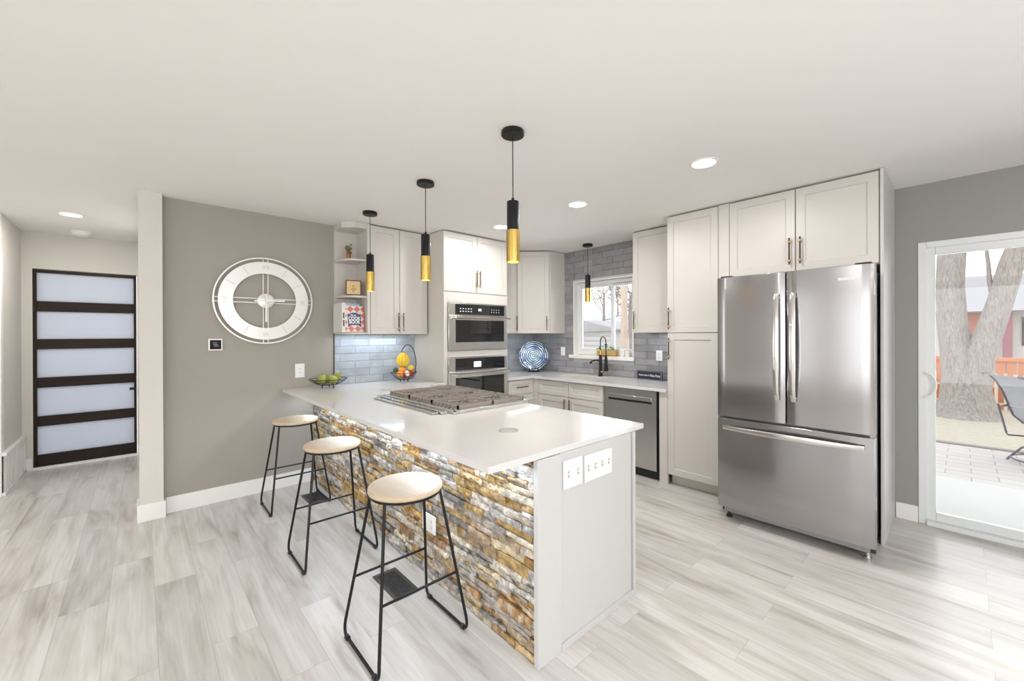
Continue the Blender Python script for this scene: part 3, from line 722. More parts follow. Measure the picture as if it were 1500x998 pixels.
# stacked stone
STC = [(0.48, 0.29, 0.09), (0.55, 0.37, 0.15), (0.68, 0.55, 0.36), (0.72, 0.64, 0.50), (0.58, 0.55, 0.52), (0.46, 0.44, 0.42), (0.30, 0.29, 0.29), (0.44, 0.24, 0.09), (0.66, 0.61, 0.56), (0.50, 0.39, 0.27), (0.70, 0.66, 0.62), (0.60, 0.42, 0.16)]
def stones():
    m = MB(); rg = random.Random(3)
    z = 0.0; Z1 = ZB; row = 0
    m.box(0.005, 3.088, 0.285, 0.304, 0, Z1, 0, (0.20, 0.16, 0.12))
    while z < Z1 - 0.004:
        hh = rg.choice((0.026, 0.034, 0.042, 0.05, 0.058))
        if Z1 - (z + hh) < 0.02: hh = Z1 - z
        x = 0.006 - rg.uniform(0, 0.1)
        while x < 3.088:
            L = rg.uniform(0.06, 0.26)
            if rg.random() < 0.15: L *= 1.5
            a, b_ = max(0.006, x), min(3.088, x + L)
            x += L
            if b_ - a < 0.012: continue
            if 3.088 - b_ < 0.015: b_ = 3.088; x = 3.2
            subs = [(z, z + hh)]
            if hh > 0.04 and rg.random() < 0.35: subs = [(z, z + hh * 0.45), (z + hh * 0.45, z + hh)]
            for s0, s1 in subs:
                dep = rg.uniform(0.0, 0.024)
                base = rg.choice(STC); k = rg.uniform(0.62, 1.08); c1 = tuple(min(1, ch * k) for ch in base)
                c2 = rg.choice(STC); mixk = rg.uniform(0, 0.5)
                nx = max(2, int((b_ - a) / 0.018)); nz_ = 3
                g = 0.0012
                tilt = rg.uniform(-0.007, 0.007); tl2 = rg.uniform(-0.006, 0.006)
                grid = []
                for i in range(nx + 1):
                    col_ = []
                    for j in range(nz_ + 1):
                        u_, v_ = i / nx, j / nz_
                        X = a + g + (b_ - a - 2 * g) * u_; Z = s0 + g + (s1 - s0 - 2 * g) * v_
                        edge = (i in (0, nx)) or (j in (0, nz_))
                        y = 0.282 - dep - tilt * (u_ - 0.5) - tl2 * (v_ - 0.5) - 0.009 * noise.noise(Vector((X * 28, Z * 40, row * 3.1 + dep * 90)))
                        if edge: y += 0.0035
                        col_.append(m.v((X, max(0.2575, y), Z)))
                    grid.append(col_)
                for i in range(nx):
                    for j in range(nz_):
                        t_ = noise.noise(Vector((i * 0.7 + a * 9, j * 0.9, s0 * 30))) * 0.5 + 0.5
                        t_ = max(0, min(1, (t_ - 0.35) * 3)) * mixk * 2
                        t_ = min(1, t_)
                        cc = tuple(p_ * (1 - t_) + q_ * t_ for p_, q_ in zip(c1, c2))
                        m.f([grid[i][j], grid[i + 1][j], grid[i + 1][j + 1], grid[i][j + 1]], 0, cc)
                loop = [grid[i][0] for i in range(nx + 1)] + [grid[nx][j] for j in range(1, nz_ + 1)] + [grid[i][nz_] for i in range(nx - 1, -1, -1)] + [grid[0][j] for j in range(nz_ - 1, 0, -1)]
                inv = m.xf.inverted()
                back = [m.bm.verts.new(Vector((v_.co.x, 0.288, v_.co.z))) for v_ in loop]
                for q in range(len(loop)):
                    w_ = (q + 1) % len(loop); m.f([loop[q], back[q], back[w_], loop[w_]], 0, tuple(ch * 0.9 for ch in c1))
        z += hh; row += 1
    return m.build('stone_cladding', 'stone', pen, ang=50)
stones()
# led strip beneath the overhang
m = MB(); m.box(0.1, 3.05, 0.235, 0.245, ZB - 0.007, ZB + 0.001); m.build('led_strip', 'led', pen)
area('overhang_led', (1.58, 0.20, ZB - 0.012), (R(-15), 0, 0), 3.0, 0.02, 9.0, (0.74, 0.87, 1.0), None, 170)
area('wall_cabinet_led', (0.12, 0.82, 1.418), (0, 0, R(90)), 0.68, 0.02, 2.0, (0.78, 0.89, 1.0))
area('corner_cabinet_led', (0.30, 2.70, 1.42), (0, 0, R(90)), 0.8, 0.02, 1.3, (0.78, 0.89, 1.0))
area('right_cabinet_led', (2.15, 3.14, 1.42), (0, 0, 0), 0.45, 0.02, 1.1, (0.85, 0.93, 1.0))

# pop-up outlets
for k, (x, y, lb) in enumerate(((2.713, 0.444, 'flush round grey pop-up outlet near the peninsula corner, front of the rangetop end'), (0.748, 0.679, 'flush round grey pop-up outlet left of the rangetop, in front of the fruit'), (0.85, 1.17, 'flush round grey pop-up outlet between the rangetop and the ovens'))):
    t = thing('pop_up_outlet', (x, y, ZT), lb, 'outlet', 'pop-up outlets in the peninsula')
    m = MB(); m.lathe([(0.052, 0.0), (0.052, 0.003), (0.047, 0.004), (0.046, 0.0005)], (x, y, ZT)); m.build('ring', MAT.setdefault('greyring', pm('grey_ring', (0.42, 0.42, 0.42), 0.45, 0.3)), t)
    m = MB(); m.lathe([(0.045, 0.0), (0.045, 0.003), (0.02, 0.0035)], (x, y, ZT)); m.build('cap', MAT.setdefault('greycap', pm('grey_cap', (0.36, 0.36, 0.36), 0.4, 0.4)), t)

# switch and outlet plates
def plate(name, label, origin, u, wdt, hgt, kind, gangs=1, cat='switch'):
    xf = frame(origin, u); t = thing(name, origin, label, cat)
    m = MB(xf); m.box(0, wdt, -0.007, 0, 0, hgt); p_ = m.build('cover_plate', 'plastic', t, 0.003)
    pitch = wdt / gangs
    for g in range(gangs):
        cx = pitch * (g + 0.5)
        if kind == 'toggle':
            m = MB(xf); m.box(cx - 0.006, cx + 0.006, -0.0085, -0.007, hgt / 2 - 0.014, hgt / 2 + 0.014, 1); 
            m.prism([(-0.007, hgt / 2 - 0.006), (-0.022, hgt / 2 + 0.006), (-0.019, hgt / 2 + 0.013), (-0.007, hgt / 2 + 0.007)], cx - 0.004, cx + 0.004, 0, None, lambda a, b_, c_: (c_, a, b_))
            m.build('toggle', ['plastic', 'etch'], t)
        elif kind == 'outlet':
            m = MB(xf); m.box(cx - 0.017, cx + 0.017, -0.010, -0.007, hgt / 2 - 0.034, hgt / 2 + 0.034, 0)
            for s_ in (-1, 1):
                for dx in (-0.006, 0.006): m.box(cx + dx - 0.001, cx + dx + 0.001, -0.0104, -0.010, hgt / 2 + s_ * 0.018 - 0.005, hgt / 2 + s_ * 0.018 + 0.005, 1)
            m.build('socket', ['plastic', 'slot'], t, 0.001)
        else:
            m = MB(xf); m.box(cx - 0.017, cx + 0.017, -0.012, -0.007, hgt / 2 - 0.033, hgt / 2 + 0.033, 0); m.build('rocker', 'plastic', t, 0.002)
    return t
plate('switch_plate', 'white two-toggle switch plate on the peninsula end panel', (3.107, 0.424, 0.716), (0, 1, 0), 0.134, 0.13, 'toggle', 2)
plate('switch_plate', 'white four-toggle switch plate on the peninsula end panel', (3.107, 0.575, 0.712), (0, 1, 0), 0.22, 0.128, 'toggle', 4)
plate('outlet_plate', 'white outlet plate on the stacked stone behind the nearest stool', (2.155, 0.2568, 0.278), (1, 0, 0), 0.145, 0.105, 'outlet', 2, 'outlet')
plate('outlet_plate', 'white outlet plate on the grey wall just above the peninsula counter', (0.001, 0.108, 1.013), (0, 1, 0), 0.083, 0.132, 'outlet', 1, 'outlet')
plate('switch_plate', 'white switch plate on the tiles between corner cabinet and sink window', (0.553, NY - 0.015, 1.125), (1, 0, 0), 0.076, 0.118, 'rocker', 1)
plate('outlet_plate', 'white outlet plate on the tiles below the cabinet right of the window', (1.982, NY - 0.015, 1.115), (1, 0, 0), 0.078, 0.118, 'outlet', 1, 'outlet')

# thermostat
t = thing('thermostat', (0.0, -0.5, 1.34), 'small white thermostat with a dark screen below the clock', 'thermostat')
m = MB(); m.box(0.0, 0.02, -0.549, -0.450, 1.29, 1.392); m.build('housing', 'plastic', t, 0.006, 3)
m = MB(); m.box(0.019, 0.022, -0.538, -0.461, 1.302, 1.380); m.build('screen', pm('matte_black_screen', (0.012, 0.012, 0.012), 0.5, spec=0.15), t, 0.001)
m = MB()
for k in range(3): m.box(0.022, 0.0223, -0.52 + 0.004 * k, -0.49 + 0.006 * k, 1.355 - k * 0.014, 1.359 - k * 0.014)
m.build('readout', 'etch', t)

# ------------------------------------------------------------------ wall clock
cy, cz, CR = -0.132, 1.731, 0.390
t = thing('wall_clock', (0.0, cy, cz), 'large round white skeleton wall clock with a hollow face on the grey wall', 'clock')
def ringpts(r, x, n=72): return [(x, cy + r * math.cos(2 * math.pi * k / n), cz + r * math.sin(2 * math.pi * k / n)) for k in range(n)]
m = MB(); n = 96
rr = [[(0.012 + dx, cy + (CR - 0.006 + dr_) * math.cos(2 * math.pi * k / n), cz + (CR - 0.006 + dr_) * math.sin(2 * math.pi * k / n)) for dx, dr_ in ((0, -0.006), (0.014, -0.006), (0.014, 0.006), (0, 0.006))] for k in range(n)]
m.loft(rr, closed=True, cap=False); m.build('outer_ring', 'white_metal', t)
m = MB()
rr = [[(x_, cy + r_ * math.cos(2 * math.pi * k / n), cz + r_ * math.sin(2 * math.pi * k / n)) for x_, r_ in ((0.018, 0.246), (0.024, 0.246), (0.024, 0.352), (0.018, 0.352))] for k in range(n)]
m.loft(rr, closed=True, cap=False); fr_ = m.build('face_ring', 'faceplate', t)
for ang in (0, 90, 180, 270):
    m = MB(Matrix.Translation((0, cy, cz)) @ Matrix.Rotation(R(ang), 4, 'X'))
    for s_ in (-0.019, 0.019): m.box(0.012, 0.0175, s_ - 0.0035, s_ + 0.0035, 0.05, CR - 0.012)
    m.build('spoke_pair', 'white_metal', t)
m = MB(); m.lathe([(0.066, 0.0), (0.066, 0.024), (0.06, 0.028), (0.01, 0.029)], (0.002, cy, cz), axis=(1, 0, 0), seg=48); m.build('hub', 'faceplate', t)
for ang, L, nm in ((180, 0.19, 'minute_hand'), (-88, 0.15, 'hour_hand')):
    m = MB(Matrix.Translation((0, cy, cz)) @ Matrix.Rotation(R(ang), 4, 'X'))
    m.prism([(-0.006, -0.09 if nm == 'hour_hand' else -0.06), (0.006, -0.09 if nm == 'hour_hand' else -0.06), (0.008, L), (-0.008, L)], 0.033 + (0.004 if nm == 'minute_hand' else 0), 0.036 + (0.004 if nm == 'minute_hand' else 0), 0, None, lambda a, b_, c_: (c_, a, b_))
    m.build(nm, 'faceplate', t)
for k in range(12):
    if k % 3 == 0: continue
    m = MB(Matrix.Translation((0, cy, cz)) @ Matrix.Rotation(R(30 * k), 4, 'X'))
    m.box(0.024, 0.0248, -0.0015, 0.0015, 0.262, 0.338); m.build('hour_mark', 'etch', t)
MAT['etchlight'] = pm('etched_pale', (0.60, 0.58, 0.55), 0.5)
for num, a in (('XII', 0), ('III', -90), ('VI', 180), ('IX', 90)):
    q = R(a); yy = cy - 0.30 * math.sin(q) * 1.0; zz = cz + 0.30 * math.cos(q)
    text(num, 0.05, facing((0.0242, cy - 0.30 * math.sin(q), zz), (1, 0, 0), q), 'etchlight', 'numeral', t, 0.0003)

# ------------------------------------------------------------------ rangetop
t = thing('rangetop', (1.63, 0.8, ZT), 'six-burner stainless gas rangetop with dark grates set in the peninsula', 'rangetop')
RX0, RX1, RY0, RY1 = 1.12, 2.15, 0.478, 1.13
m = MB(); m.box(RX0, RX1, RY0, RY1, ZT + 0.0005, ZT + 0.012)
for a in ((RX0, RX0 + 0.02, RY0, RY1), (RX1 - 0.02, RX1, RY0, RY1), (RX0, RX1, RY0, RY0 + 0.02)): m.box(a[0], a[1], a[2], a[3], ZT + 0.012, ZT + 0.02)
m.build('body', MAT.setdefault('satin', pm('satin_steel', (0.62, 0.61, 0.60), 0.35, 0.7, var=0.03)), t, 0.002)
m = MB(); m.box(RX0, RX1, 1.11, 1.19, 0.77, ZT + 0.022); m.build('control_front', 'steel_x', t, 0.008)
m = MB(); m.box(1.13, 2.10, 0.418, 0.462, ZT + 0.0005, ZT + 0.018); m.build('back_trim', 'polish', t, 0.002)
m = MB(); m.box(1.17, 2.07, 0.374, 0.412, ZT + 0.0005, ZT + 0.010); m.build('vent_strip', 'steel_x', t, 0.002)
GZ = ZT + 0.046
gw = (RX1 - RX0 - 0.05) / 3
bc = []
for s_ in range(3):
    gx0 = RX0 + 0.03 + s_ * gw; gx1 = gx0 + gw - 0.006; gy0, gy1 = RY0 + 0.045, RY1 - 0.03
    cx = (gx0 + gx1) / 2; cys = (gy0 + (gy1 - gy0) * 0.26, gy0 + (gy1 - gy0) * 0.75)
    for c_ in cys: bc.append((cx, c_))
    m = MB(); bt = 0.0075
    for a in ((gx0, gx0 + 0.012, gy0, gy1), (gx1 - 0.012, gx1, gy0, gy1), (gx0, gx1, gy0, gy0 + 0.01), (gx0, gx1, gy1 - 0.01, gy1), (gx0, gx1, (gy0 + gy1) / 2 - 0.007, (gy0 + gy1) / 2 + 0.007)):
        m.box(a[0], a[1], a[2], a[3], GZ - 0.022, GZ)
    nb = 7
    for k in range(1, nb):
        x = gx0 + (gx1 - gx0) * k / nb
        # bars run front to back, broken by the burner openings
        ys = [gy0]
        for c_ in cys:
            dd_ = 0.098 ** 2 - (x - cx) ** 2
            if dd_ > 0: e_ = math.sqrt(dd_); ys += [c_ - e_, c_ + e_]
        ys.append(gy1)
        for q in range(0, len(ys), 2):
            if ys[q + 1] - ys[q] > 0.005: m.box(x - bt / 2, x + bt / 2, ys[q], ys[q + 1], GZ - 0.020, GZ - 0.001)
        m.box(x - bt / 2, x + bt / 2, gy0 - 0.012, gy0, GZ - 0.03, GZ - 0.001)
    for c_ in cys:
        seg = 24
        ring = [[(cx + r_ * math.cos(2 * math.pi * k / seg), c_ + r_ * math.sin(2 * math.pi * k / seg), z_) for r_, z_ in ((0.094, GZ - 0.018), (0.101, GZ - 0.018), (0.101, GZ - 0.001), (0.094, GZ - 0.001))] for k in range(seg)]
        m.loft(ring, closed=True, cap=False)
        for k in range(4):
            a = 2 * math.pi * k / 4 + 0.785
            p0 = (cx + 0.098 * math.cos(a), c_ + 0.098 * math.sin(a), GZ - 0.006); p1 = (cx + 0.03 * math.cos(a), c_ + 0.03 * math.sin(a), GZ - 0.004)
            m.cyl(p0, p1, 0.006, 0.004, seg=6)
    for x, y in ((gx0 + 0.01, gy0 + 0.01), (gx1 - 0.01, gy0 + 0.01), (gx0 + 0.01, gy1 - 0.01), (gx1 - 0.01, gy1 - 0.01), (gx1 - 0.01, (gy0 + gy1) / 2), (gx0 + 0.01, (gy0 + gy1) / 2)):
        m.box(x - 0.008, x + 0.008, y - 0.008, y + 0.008, ZT + 0.0125, GZ - 0.015)
    m.build('grate', 'grate', t)
MAT['brass'] = pm('brass_burner', (0.72, 0.60, 0.42), 0.3, 0.9)
for x, y in bc:
    m = MB(); m.lathe([(0.055, 0), (0.055, 0.008), (0.042, 0.016)], (x, y, ZT + 0.012), mi=0); m.lathe([(0.034, 0.016), (0.036, 0.022), (0.030, 0.027), (0.008, 0.028)], (x, y, ZT + 0.012), mi=1)
    m.build('burner', ['brass', 'burner'], t)
for k in range(6):
    x = RX0 + 0.10 + k * (RX1 - RX0 - 0.2) / 5
    m = MB(); m.lathe([(0.026, 0), (0.026, 0.012), (0.021, 0.03), (0.018, 0.032)], (x, 1.19, 0.87), axis=(0, 1, 0)); m.build('knob', 'black', t)

# ------------------------------------------------------------------ bar stools
def make_stool():
    t = thing('bar_stool', (0, 0, 0))
    m = MB(); m.lathe([(0.150, 0.688), (0.165, 0.689), (0.170, 0.695), (0.170, 0.708), (0.166, 0.714), (0.05, 0.7145)], seg=56); m.build('seat', 'seatwood', t)
    m = MB(); n = 48
    rr = [[((0.158 + a) * math.cos(2 * math.pi * k / n), (0.158 + a) * math.sin(2 * math.pi * k / n), z_) for a, z_ in ((-0.006, 0.677), (0.006, 0.677), (0.006, 0.688), (-0.006, 0.688))] for k in range(n)]
    m.loft(rr, closed=True, cap=False); m.build('seat_ring', 'black', t)
    for sy in (-1, 1):
        for sx in (-1, 1):
            top = Vector((sx * 0.075, sy * 0.137, 0.682)); kn = Vector((sx * 0.192, sy * 0.217, 0.045)); rail = Vector((sx * 0.155, sy * 0.2165, 0.012))
            pts = [top, top.lerp(kn, 0.5), top.lerp(kn, 0.93)]
            P0, P1, P2 = top.lerp(kn, 0.95), Vector((sx * 0.199, sy * 0.2175, 0.012)), rail
            for k in range(7):
                q = k / 6; pts.append(P0 * (1 - q) ** 2 + P1 * 2 * q * (1 - q) + P2 * q ** 2)
            m = MB(); m.tube(pts, 0.0072, 10); m.build('leg', 'black', t)
        m = MB(); m.cyl((-0.156, sy * 0.2165, 0.012), (0.156, sy * 0.2165, 0.012), 0.0072, seg=10); rl = m.build('floor_rail', 'black', t)
        for sx in (-1, 1):
            m = MB(); m.cyl((sx * 0.145, sy * 0.2165, 0.0115), (sx * 0.165, sy * 0.2165, 0.0115), 0.0115, seg=12); m.build('foot_cap', 'blackmat', rl)
    for sx in (-1, 1):
        z_ = 0.285; q = (0.682 - z_) / (0.682 - 0.045); x = sx * (0.075 + 0.117 * q); y = 0.137 + 0.080 * q
        m = MB(); m.cyl((x, -y, z_), (x, y, z_), 0.006, seg=10); m.build('footrest_bar', 'black', t)
    return t
st = make_stool()
for k, (x, y, lb) in enumerate(((2.535, -0.048, 'wood-topped black wire bar stool in front of the outlet in the stone'),
                                (1.515, -0.045, 'wood-topped black wire bar stool in the middle of the row of three'),
                                (0.49, -0.01, 'wood-topped black wire bar stool closest to the grey clock wall'))):
    o = st if k == 0 else copy_tree(st)
    o.location = (x, y, 0); tag(o, lb, 'stool', 'bar stools along the stone peninsula')

# ------------------------------------------------------------------ floor registers
for x, y, lb, W_ in ((2.13, 0.093, 'dark metal floor register under the stool nearest the peninsula corner', 0.305), (0.475, 0.135, 'dark metal floor register by the stool closest to the clock wall', 0.26)):
    t = thing('floor_register', (x, y, 0), lb, 'vent', 'floor registers by the peninsula'); hx, hy = W_ / 2, 0.07
    MAT.setdefault('register', pm('gunmetal', (0.10, 0.10, 0.105), 0.35, 0.6))
    m = MB(); 
    for a in ((-hx, hx, -hy, -hy + 0.018), (-hx, hx, hy - 0.018, hy), (-hx, -hx + 0.028, -hy + 0.018, hy - 0.018), (hx - 0.028, hx, -hy + 0.018, hy - 0.018)): m.box(x + a[0], x + a[1], y + a[2], y + a[3], 0.0005, 0.005)
    nx = int((W_ - 0.056) / 0.03)
    w_ = (W_ - 0.056) / nx; h_ = (2 * hy - 0.036) / 4
    for i in range(nx):
        for j in range(4):
            bx, by = x - hx + 0.028 + i * w_, y - hy + 0.018 + j * h_
            if (i + j) % 2:
                for q in range(3): m.box(bx + w_ * (0.1 + 0.32 * q), bx + w_ * (0.22 + 0.32 * q), by, by + h_, 0.001, 0.0045)
            else:
                for q in range(2): m.box(bx, bx + w_, by + h_ * (0.2 + 0.45 * q), by + h_ * (0.36 + 0.45 * q), 0.001, 0.0045)
    m.build('faceplate', 'register', t)
    m = MB(); m.box(x - hx + 0.02, x + hx - 0.02, y - hy + 0.012, y + hy - 0.012, 0.0003, 0.001); m.build('dark_duct', 'blackmat', t)

# ------------------------------------------------------------------ pendants and ceiling lights
def make_pendant():
    t = thing('pendant_light', (0, 0, H))
    m = MB(); m.lathe([(0.060, 0.0), (0.062, -0.004), (0.062, -0.024), (0.058, -0.028), (0.01, -0.029)], (0, 0, H - 0.0005), seg=40); m.build('canopy', 'black', t)
    m = MB(); m.cyl((0, 0, H - 0.028), (0, 0, 2.15), 0.0028, seg=8); m.cyl((0, 0, 2.14), (0, 0, 2.16), 0.008, seg=12); m.build('cord', 'black', t)
    m = MB(); m.lathe([(0.008, 2.141), (0.031, 2.141), (0.033, 2.138), (0.033, 1.985), (0.030, 1.985)], seg=36); m.build('black_sleeve', 'black', t)
    m = MB(); m.lathe([(0.028, 1.985), (0.0365, 1.984), (0.0365, 1.812), (0.033, 1.812), (0.033, 1.86)], seg=36, cap=False); m.build('gold_sleeve', 'gold', t)
    m = MB(); m.lathe([(0.0325, 1.835), (0.0325, 1.828), (0.02, 1.824), (0.004, 1.822)], seg=28); m.build('bulb', 'bulb', t)
    l = bpy.data.lights.new('pendant_beam', 'SPOT'); l.energy = 9; l.spot_size = R(95); l.spot_blend = 0.9; l.shadow_soft_size = 0.03; l.color = (1.0, 0.86, 0.68)
    lo = bpy.data.objects.new('pendant_beam', l); C.objects.link(lo); lo.parent = t; lo.location = (0, 0, 1.80 - H)
    return t
pn = make_pendant()
for k, (x, y, lb) in enumerate(((2.671, 0.518, 'black and gold tube pendant over the peninsula end, largest of those hanging in a row'),
                                (1.690, 0.545, 'black and gold tube pendant in the middle of the row of three over the peninsula'),
                                (0.700, 0.548, 'black and gold tube pendant in front of the open shelves'),
                                (1.188, 3.060, 'black and gold tube pendant hanging alone before the sink window'))):
    o = pn if k == 0 else copy_tree(pn)
    o.location = (x, y, H); tag(o, lb, 'pendant light', 'tube pendants')
def make_down():
    t = thing('ceiling_light', (0, 0, H))
    m = MB(); m.lathe([(0.086, 0.0), (0.086, -0.005), (0.078, -0.009), (0.070, -0.006), (0.070, -0.001)], (0, 0, H), seg=44, cap=False); m.build('trim_ring', 'plastic', t)
    m = MB(); m.lathe([(0.0695, -0.0005), (0.0695, -0.005), (0.01, -0.006)], (0, 0, H), seg=40); m.build('lens', 'lamp', t)
    l = bpy.data.lights.new('downlight', 'AREA'); l.shape = 'DISK'; l.size = 0.13; l.energy = 12; l.color = (1.0, 0.965, 0.92)
    lo = bpy.data.objects.new('downlight', l); C.objects.link(lo); lo.parent = t; lo.location = (0, 0, -0.012)
    return t
dn = make_down()
for k, (x, y, lb) in enumerate(((3.197, 1.702, 'round recessed ceiling light in front of the refrigerator'), (2.105, 1.754, 'round recessed ceiling light in the middle of the kitchen ceiling'),
                                (1.109, 1.741, 'round recessed ceiling light nearest the ovens, half behind a pendant'), (-1.186, -1.42, 'round recessed ceiling light in the hall'),
    (5.6, 1.2, 'added unseen recessed fill light beyond the patio door side'), (5.6, -1.6, 'added unseen recessed living-room fill light on the patio side'), (3.2, -3.2, 'added unseen recessed living-room fill light in the middle'), (0.8, -3.2, 'added unseen recessed living-room fill light near the hall opening'), (5.6, -3.8, 'added unseen recessed living-room fill light in the far corner'))):  # these five out-of-view lights are added to brighten the room
    o = dn if k == 0 else copy_tree(dn)
    o.location = (x, y, H); tag(o, lb, 'ceiling light', 'recessed ceiling lights')

# ------------------------------------------------------------------ faucet
t = thing('kitchen_faucet', (1.29, 3.175, 0.90), 'black and gold spring kitchen faucet at the sink', 'faucet')
fx, fy = 1.29, 3.175
m = MB(); m.lathe([(0.030, 0), (0.030, 0.008), (0.024, 0.014), (0.022, 0.05), (0.019, 0.06), (0.019, 0.255), (0.016, 0.262)], (fx, fy, 0.90), seg=20); m.build('column', 'black', t)
m = MB(); m.cyl((fx, fy, 1.162), (fx, fy, 1.215), 0.015, seg=16); m.cyl((fx + 0.02, fy - 0.01, 0.955), (fx + 0.06, fy - 0.02, 0.955), 0.013, seg=14); m.build('gold_collar', 'gold', t)
m = MB(); pts = [(fx, fy, 1.215)]
for k in range(17):
    a = math.pi * k / 16; pts.append((fx + 0.052 - 0.052 * math.cos(a), fy - 0.03 * k / 16, 1.30 + 0.085 * math.sin(a)))
pts += [(fx + 0.104, fy - 0.03, 1.24), (fx + 0.104, fy - 0.03, 1.15)]
m.tube(pts, 0.0075, 10)
m.ball((fx + 0.104, fy - 0.03, 1.29), 0.016, mi=0); m.build('spring_arch', 'bronze', t)
m = MB(); m.lathe([(0.012, 0.0), (0.014, -0.02), (0.018, -0.05), (0.022, -0.15), (0.026, -0.165), (0.026, -0.19), (0.015, -0.195)], (fx + 0.104, fy - 0.03, 1.16), seg=20); m.build('spray_head', 'black', t)
m = MB(); m.tube([(fx, fy, 1.09), (fx - 0.05, fy - 0.02, 1.095), (fx - 0.09, fy - 0.035, 1.085), (fx - 0.115, fy - 0.045, 1.07)], [0.011, 0.010, 0.010, 0.010], 10); m.ball((fx - 0.115, fy - 0.045, 1.062), 0.015); m.cyl((fx, fy, 1.15), (fx + 0.1, fy - 0.03, 1.15), 0.006); m.build('side_spout', 'black', t)

# planter and cup on the sill
t = thing('herb_planter', (1.30, 3.34, WZ0), 'wooden box planter with small green herbs on the window sill', 'planter')
MAT['boxwood'] = wood_mat('honey_wood', (0.62, 0.42, 0.18), (0.46, 0.28, 0.10), 0.5, (2, 20, 20))
m = MB(); px0, px1, py0, py1, pz = 1.165, 1.445, 3.262, 3.325, WZ0 + 0.004
for a in ((px0, px1, py0, py0 + 0.008), (px0, px1, py1 - 0.008, py1), (px0, px0 + 0.008, py0 + 0.008, py1 - 0.008), (px1 - 0.008, px1, py0 + 0.008, py1 - 0.008)): m.box(a[0], a[1], a[2], a[3], pz, pz + 0.072)
m.box(px0, px1, py0, py1, pz, pz + 0.006); m.build('box', 'boxwood', t, 0.001)
m = MB(); m.box(px0 + 0.008, px1 - 0.008, py0 + 0.008, py1 - 0.008, pz + 0.02, pz + 0.06); m.build('soil', pm('soil', (0.05, 0.035, 0.02), 0.9), t)
m = MB(); rg = random.Random(5)
MAT['leaf'] = pm('herb_leaf', (0.10, 0.26, 0.09), 0.5, var=0.3, scale=60)
for k in range(170):
    x, y = rg.uniform(px0 - 0.005, px1 + 0.02), rg.uniform(py0 + 0.005, py1); z = pz + 0.06 + rg.random() ** 1.3 * 0.055
    d_ = Vector((rg.uniform(-1, 1), rg.uniform(-1, 1), rg.uniform(-0.2, 1))).normalized(); s_ = d_.orthogonal().normalized(); L = rg.uniform(0.012, 0.022)
    c_ = Vector((x, y, z)); up_ = d_.cross(s_) * 0.002
    vs = [m.v(c_), m.v(c_ + d_ * L * 0.5 + s_ * L * 0.32 + up_), m.v(c_ + d_ * L), m.v(c_ + d_ * L * 0.5 - s_ * L * 0.32 + up_)]; m.f(vs)
m.build('herbs', 'leaf', t)['kind'] = 'stuff'
for x, hh, lb in ((1.525, 0.085, 'white ceramic cup on the window sill next to the planter'), (1.59, 0.075, 'white ceramic jar on the window sill, further from the planter')):
    m = MB(); m.lathe([(0.024, 0), (0.027, 0.01), (0.030, hh), (0.027, hh), (0.024, 0.012), (0.004, 0.01)], (x, 3.30, WZ0 + 0.0035), seg=24)
    if hh > 0.08: m.tube([(x - 0.028, 3.30, WZ0 + 0.02), (x - 0.046, 3.30, WZ0 + 0.03), (x - 0.048, 3.30, WZ0 + 0.055), (x - 0.028, 3.30, WZ0 + 0.07)], 0.004, 8)
    o = m.build('cup', 'plastic', None); o['label'] = lb; o['category'] = 'cup'

# small sign on the counter
t = thing('tabletop_sign', (2.15, 3.18, 0.90), 'small black framed sign with white lettering on the counter by the pantry', 'sign')
sx0, sx1, sy_ = 1.79, 2.14, 3.19
SXF = frame((1.78, 3.20, 0.901), (0.335, -0.03, 0)); SW = 0.325
m = MB(SXF); m.box(0, SW, 0.004, 0.02, 0.0, 0.105); m.build('board', pm('sign_black', (0.02, 0.025, 0.04), 0.5), t)
m = MB(SXF)
for a in ((0, SW, 0, 0.010), (0, SW, 0.095, 0.105), (0, 0.01, 0.01, 0.095), (SW - 0.01, SW, 0.01, 0.095)): m.box(a[0], a[1], -0.004, 0.004, a[2], a[3])
m.build('frame', pm('sign_frame', (0.16, 0.17, 0.19), 0.5), t, 0.001)
ou = Vector((0.03, 0.335, 0)).normalized() * -1
cpos = SXF @ Vector((0.095, 0.003, 0.052)); text("It's just a bunch of", 0.026, facing(cpos, ou), 'plastic', 'lettering', t, 0.0004, sx=0.72, off=0.0004)
cpos = SXF @ Vector((0.238, 0.003, 0.052)); text("Hocus Pocus", 0.040, facing(cpos, ou), 'plastic', 'lettering', t, 0.0004, shear=0.15, sx=0.62, off=0.0006)

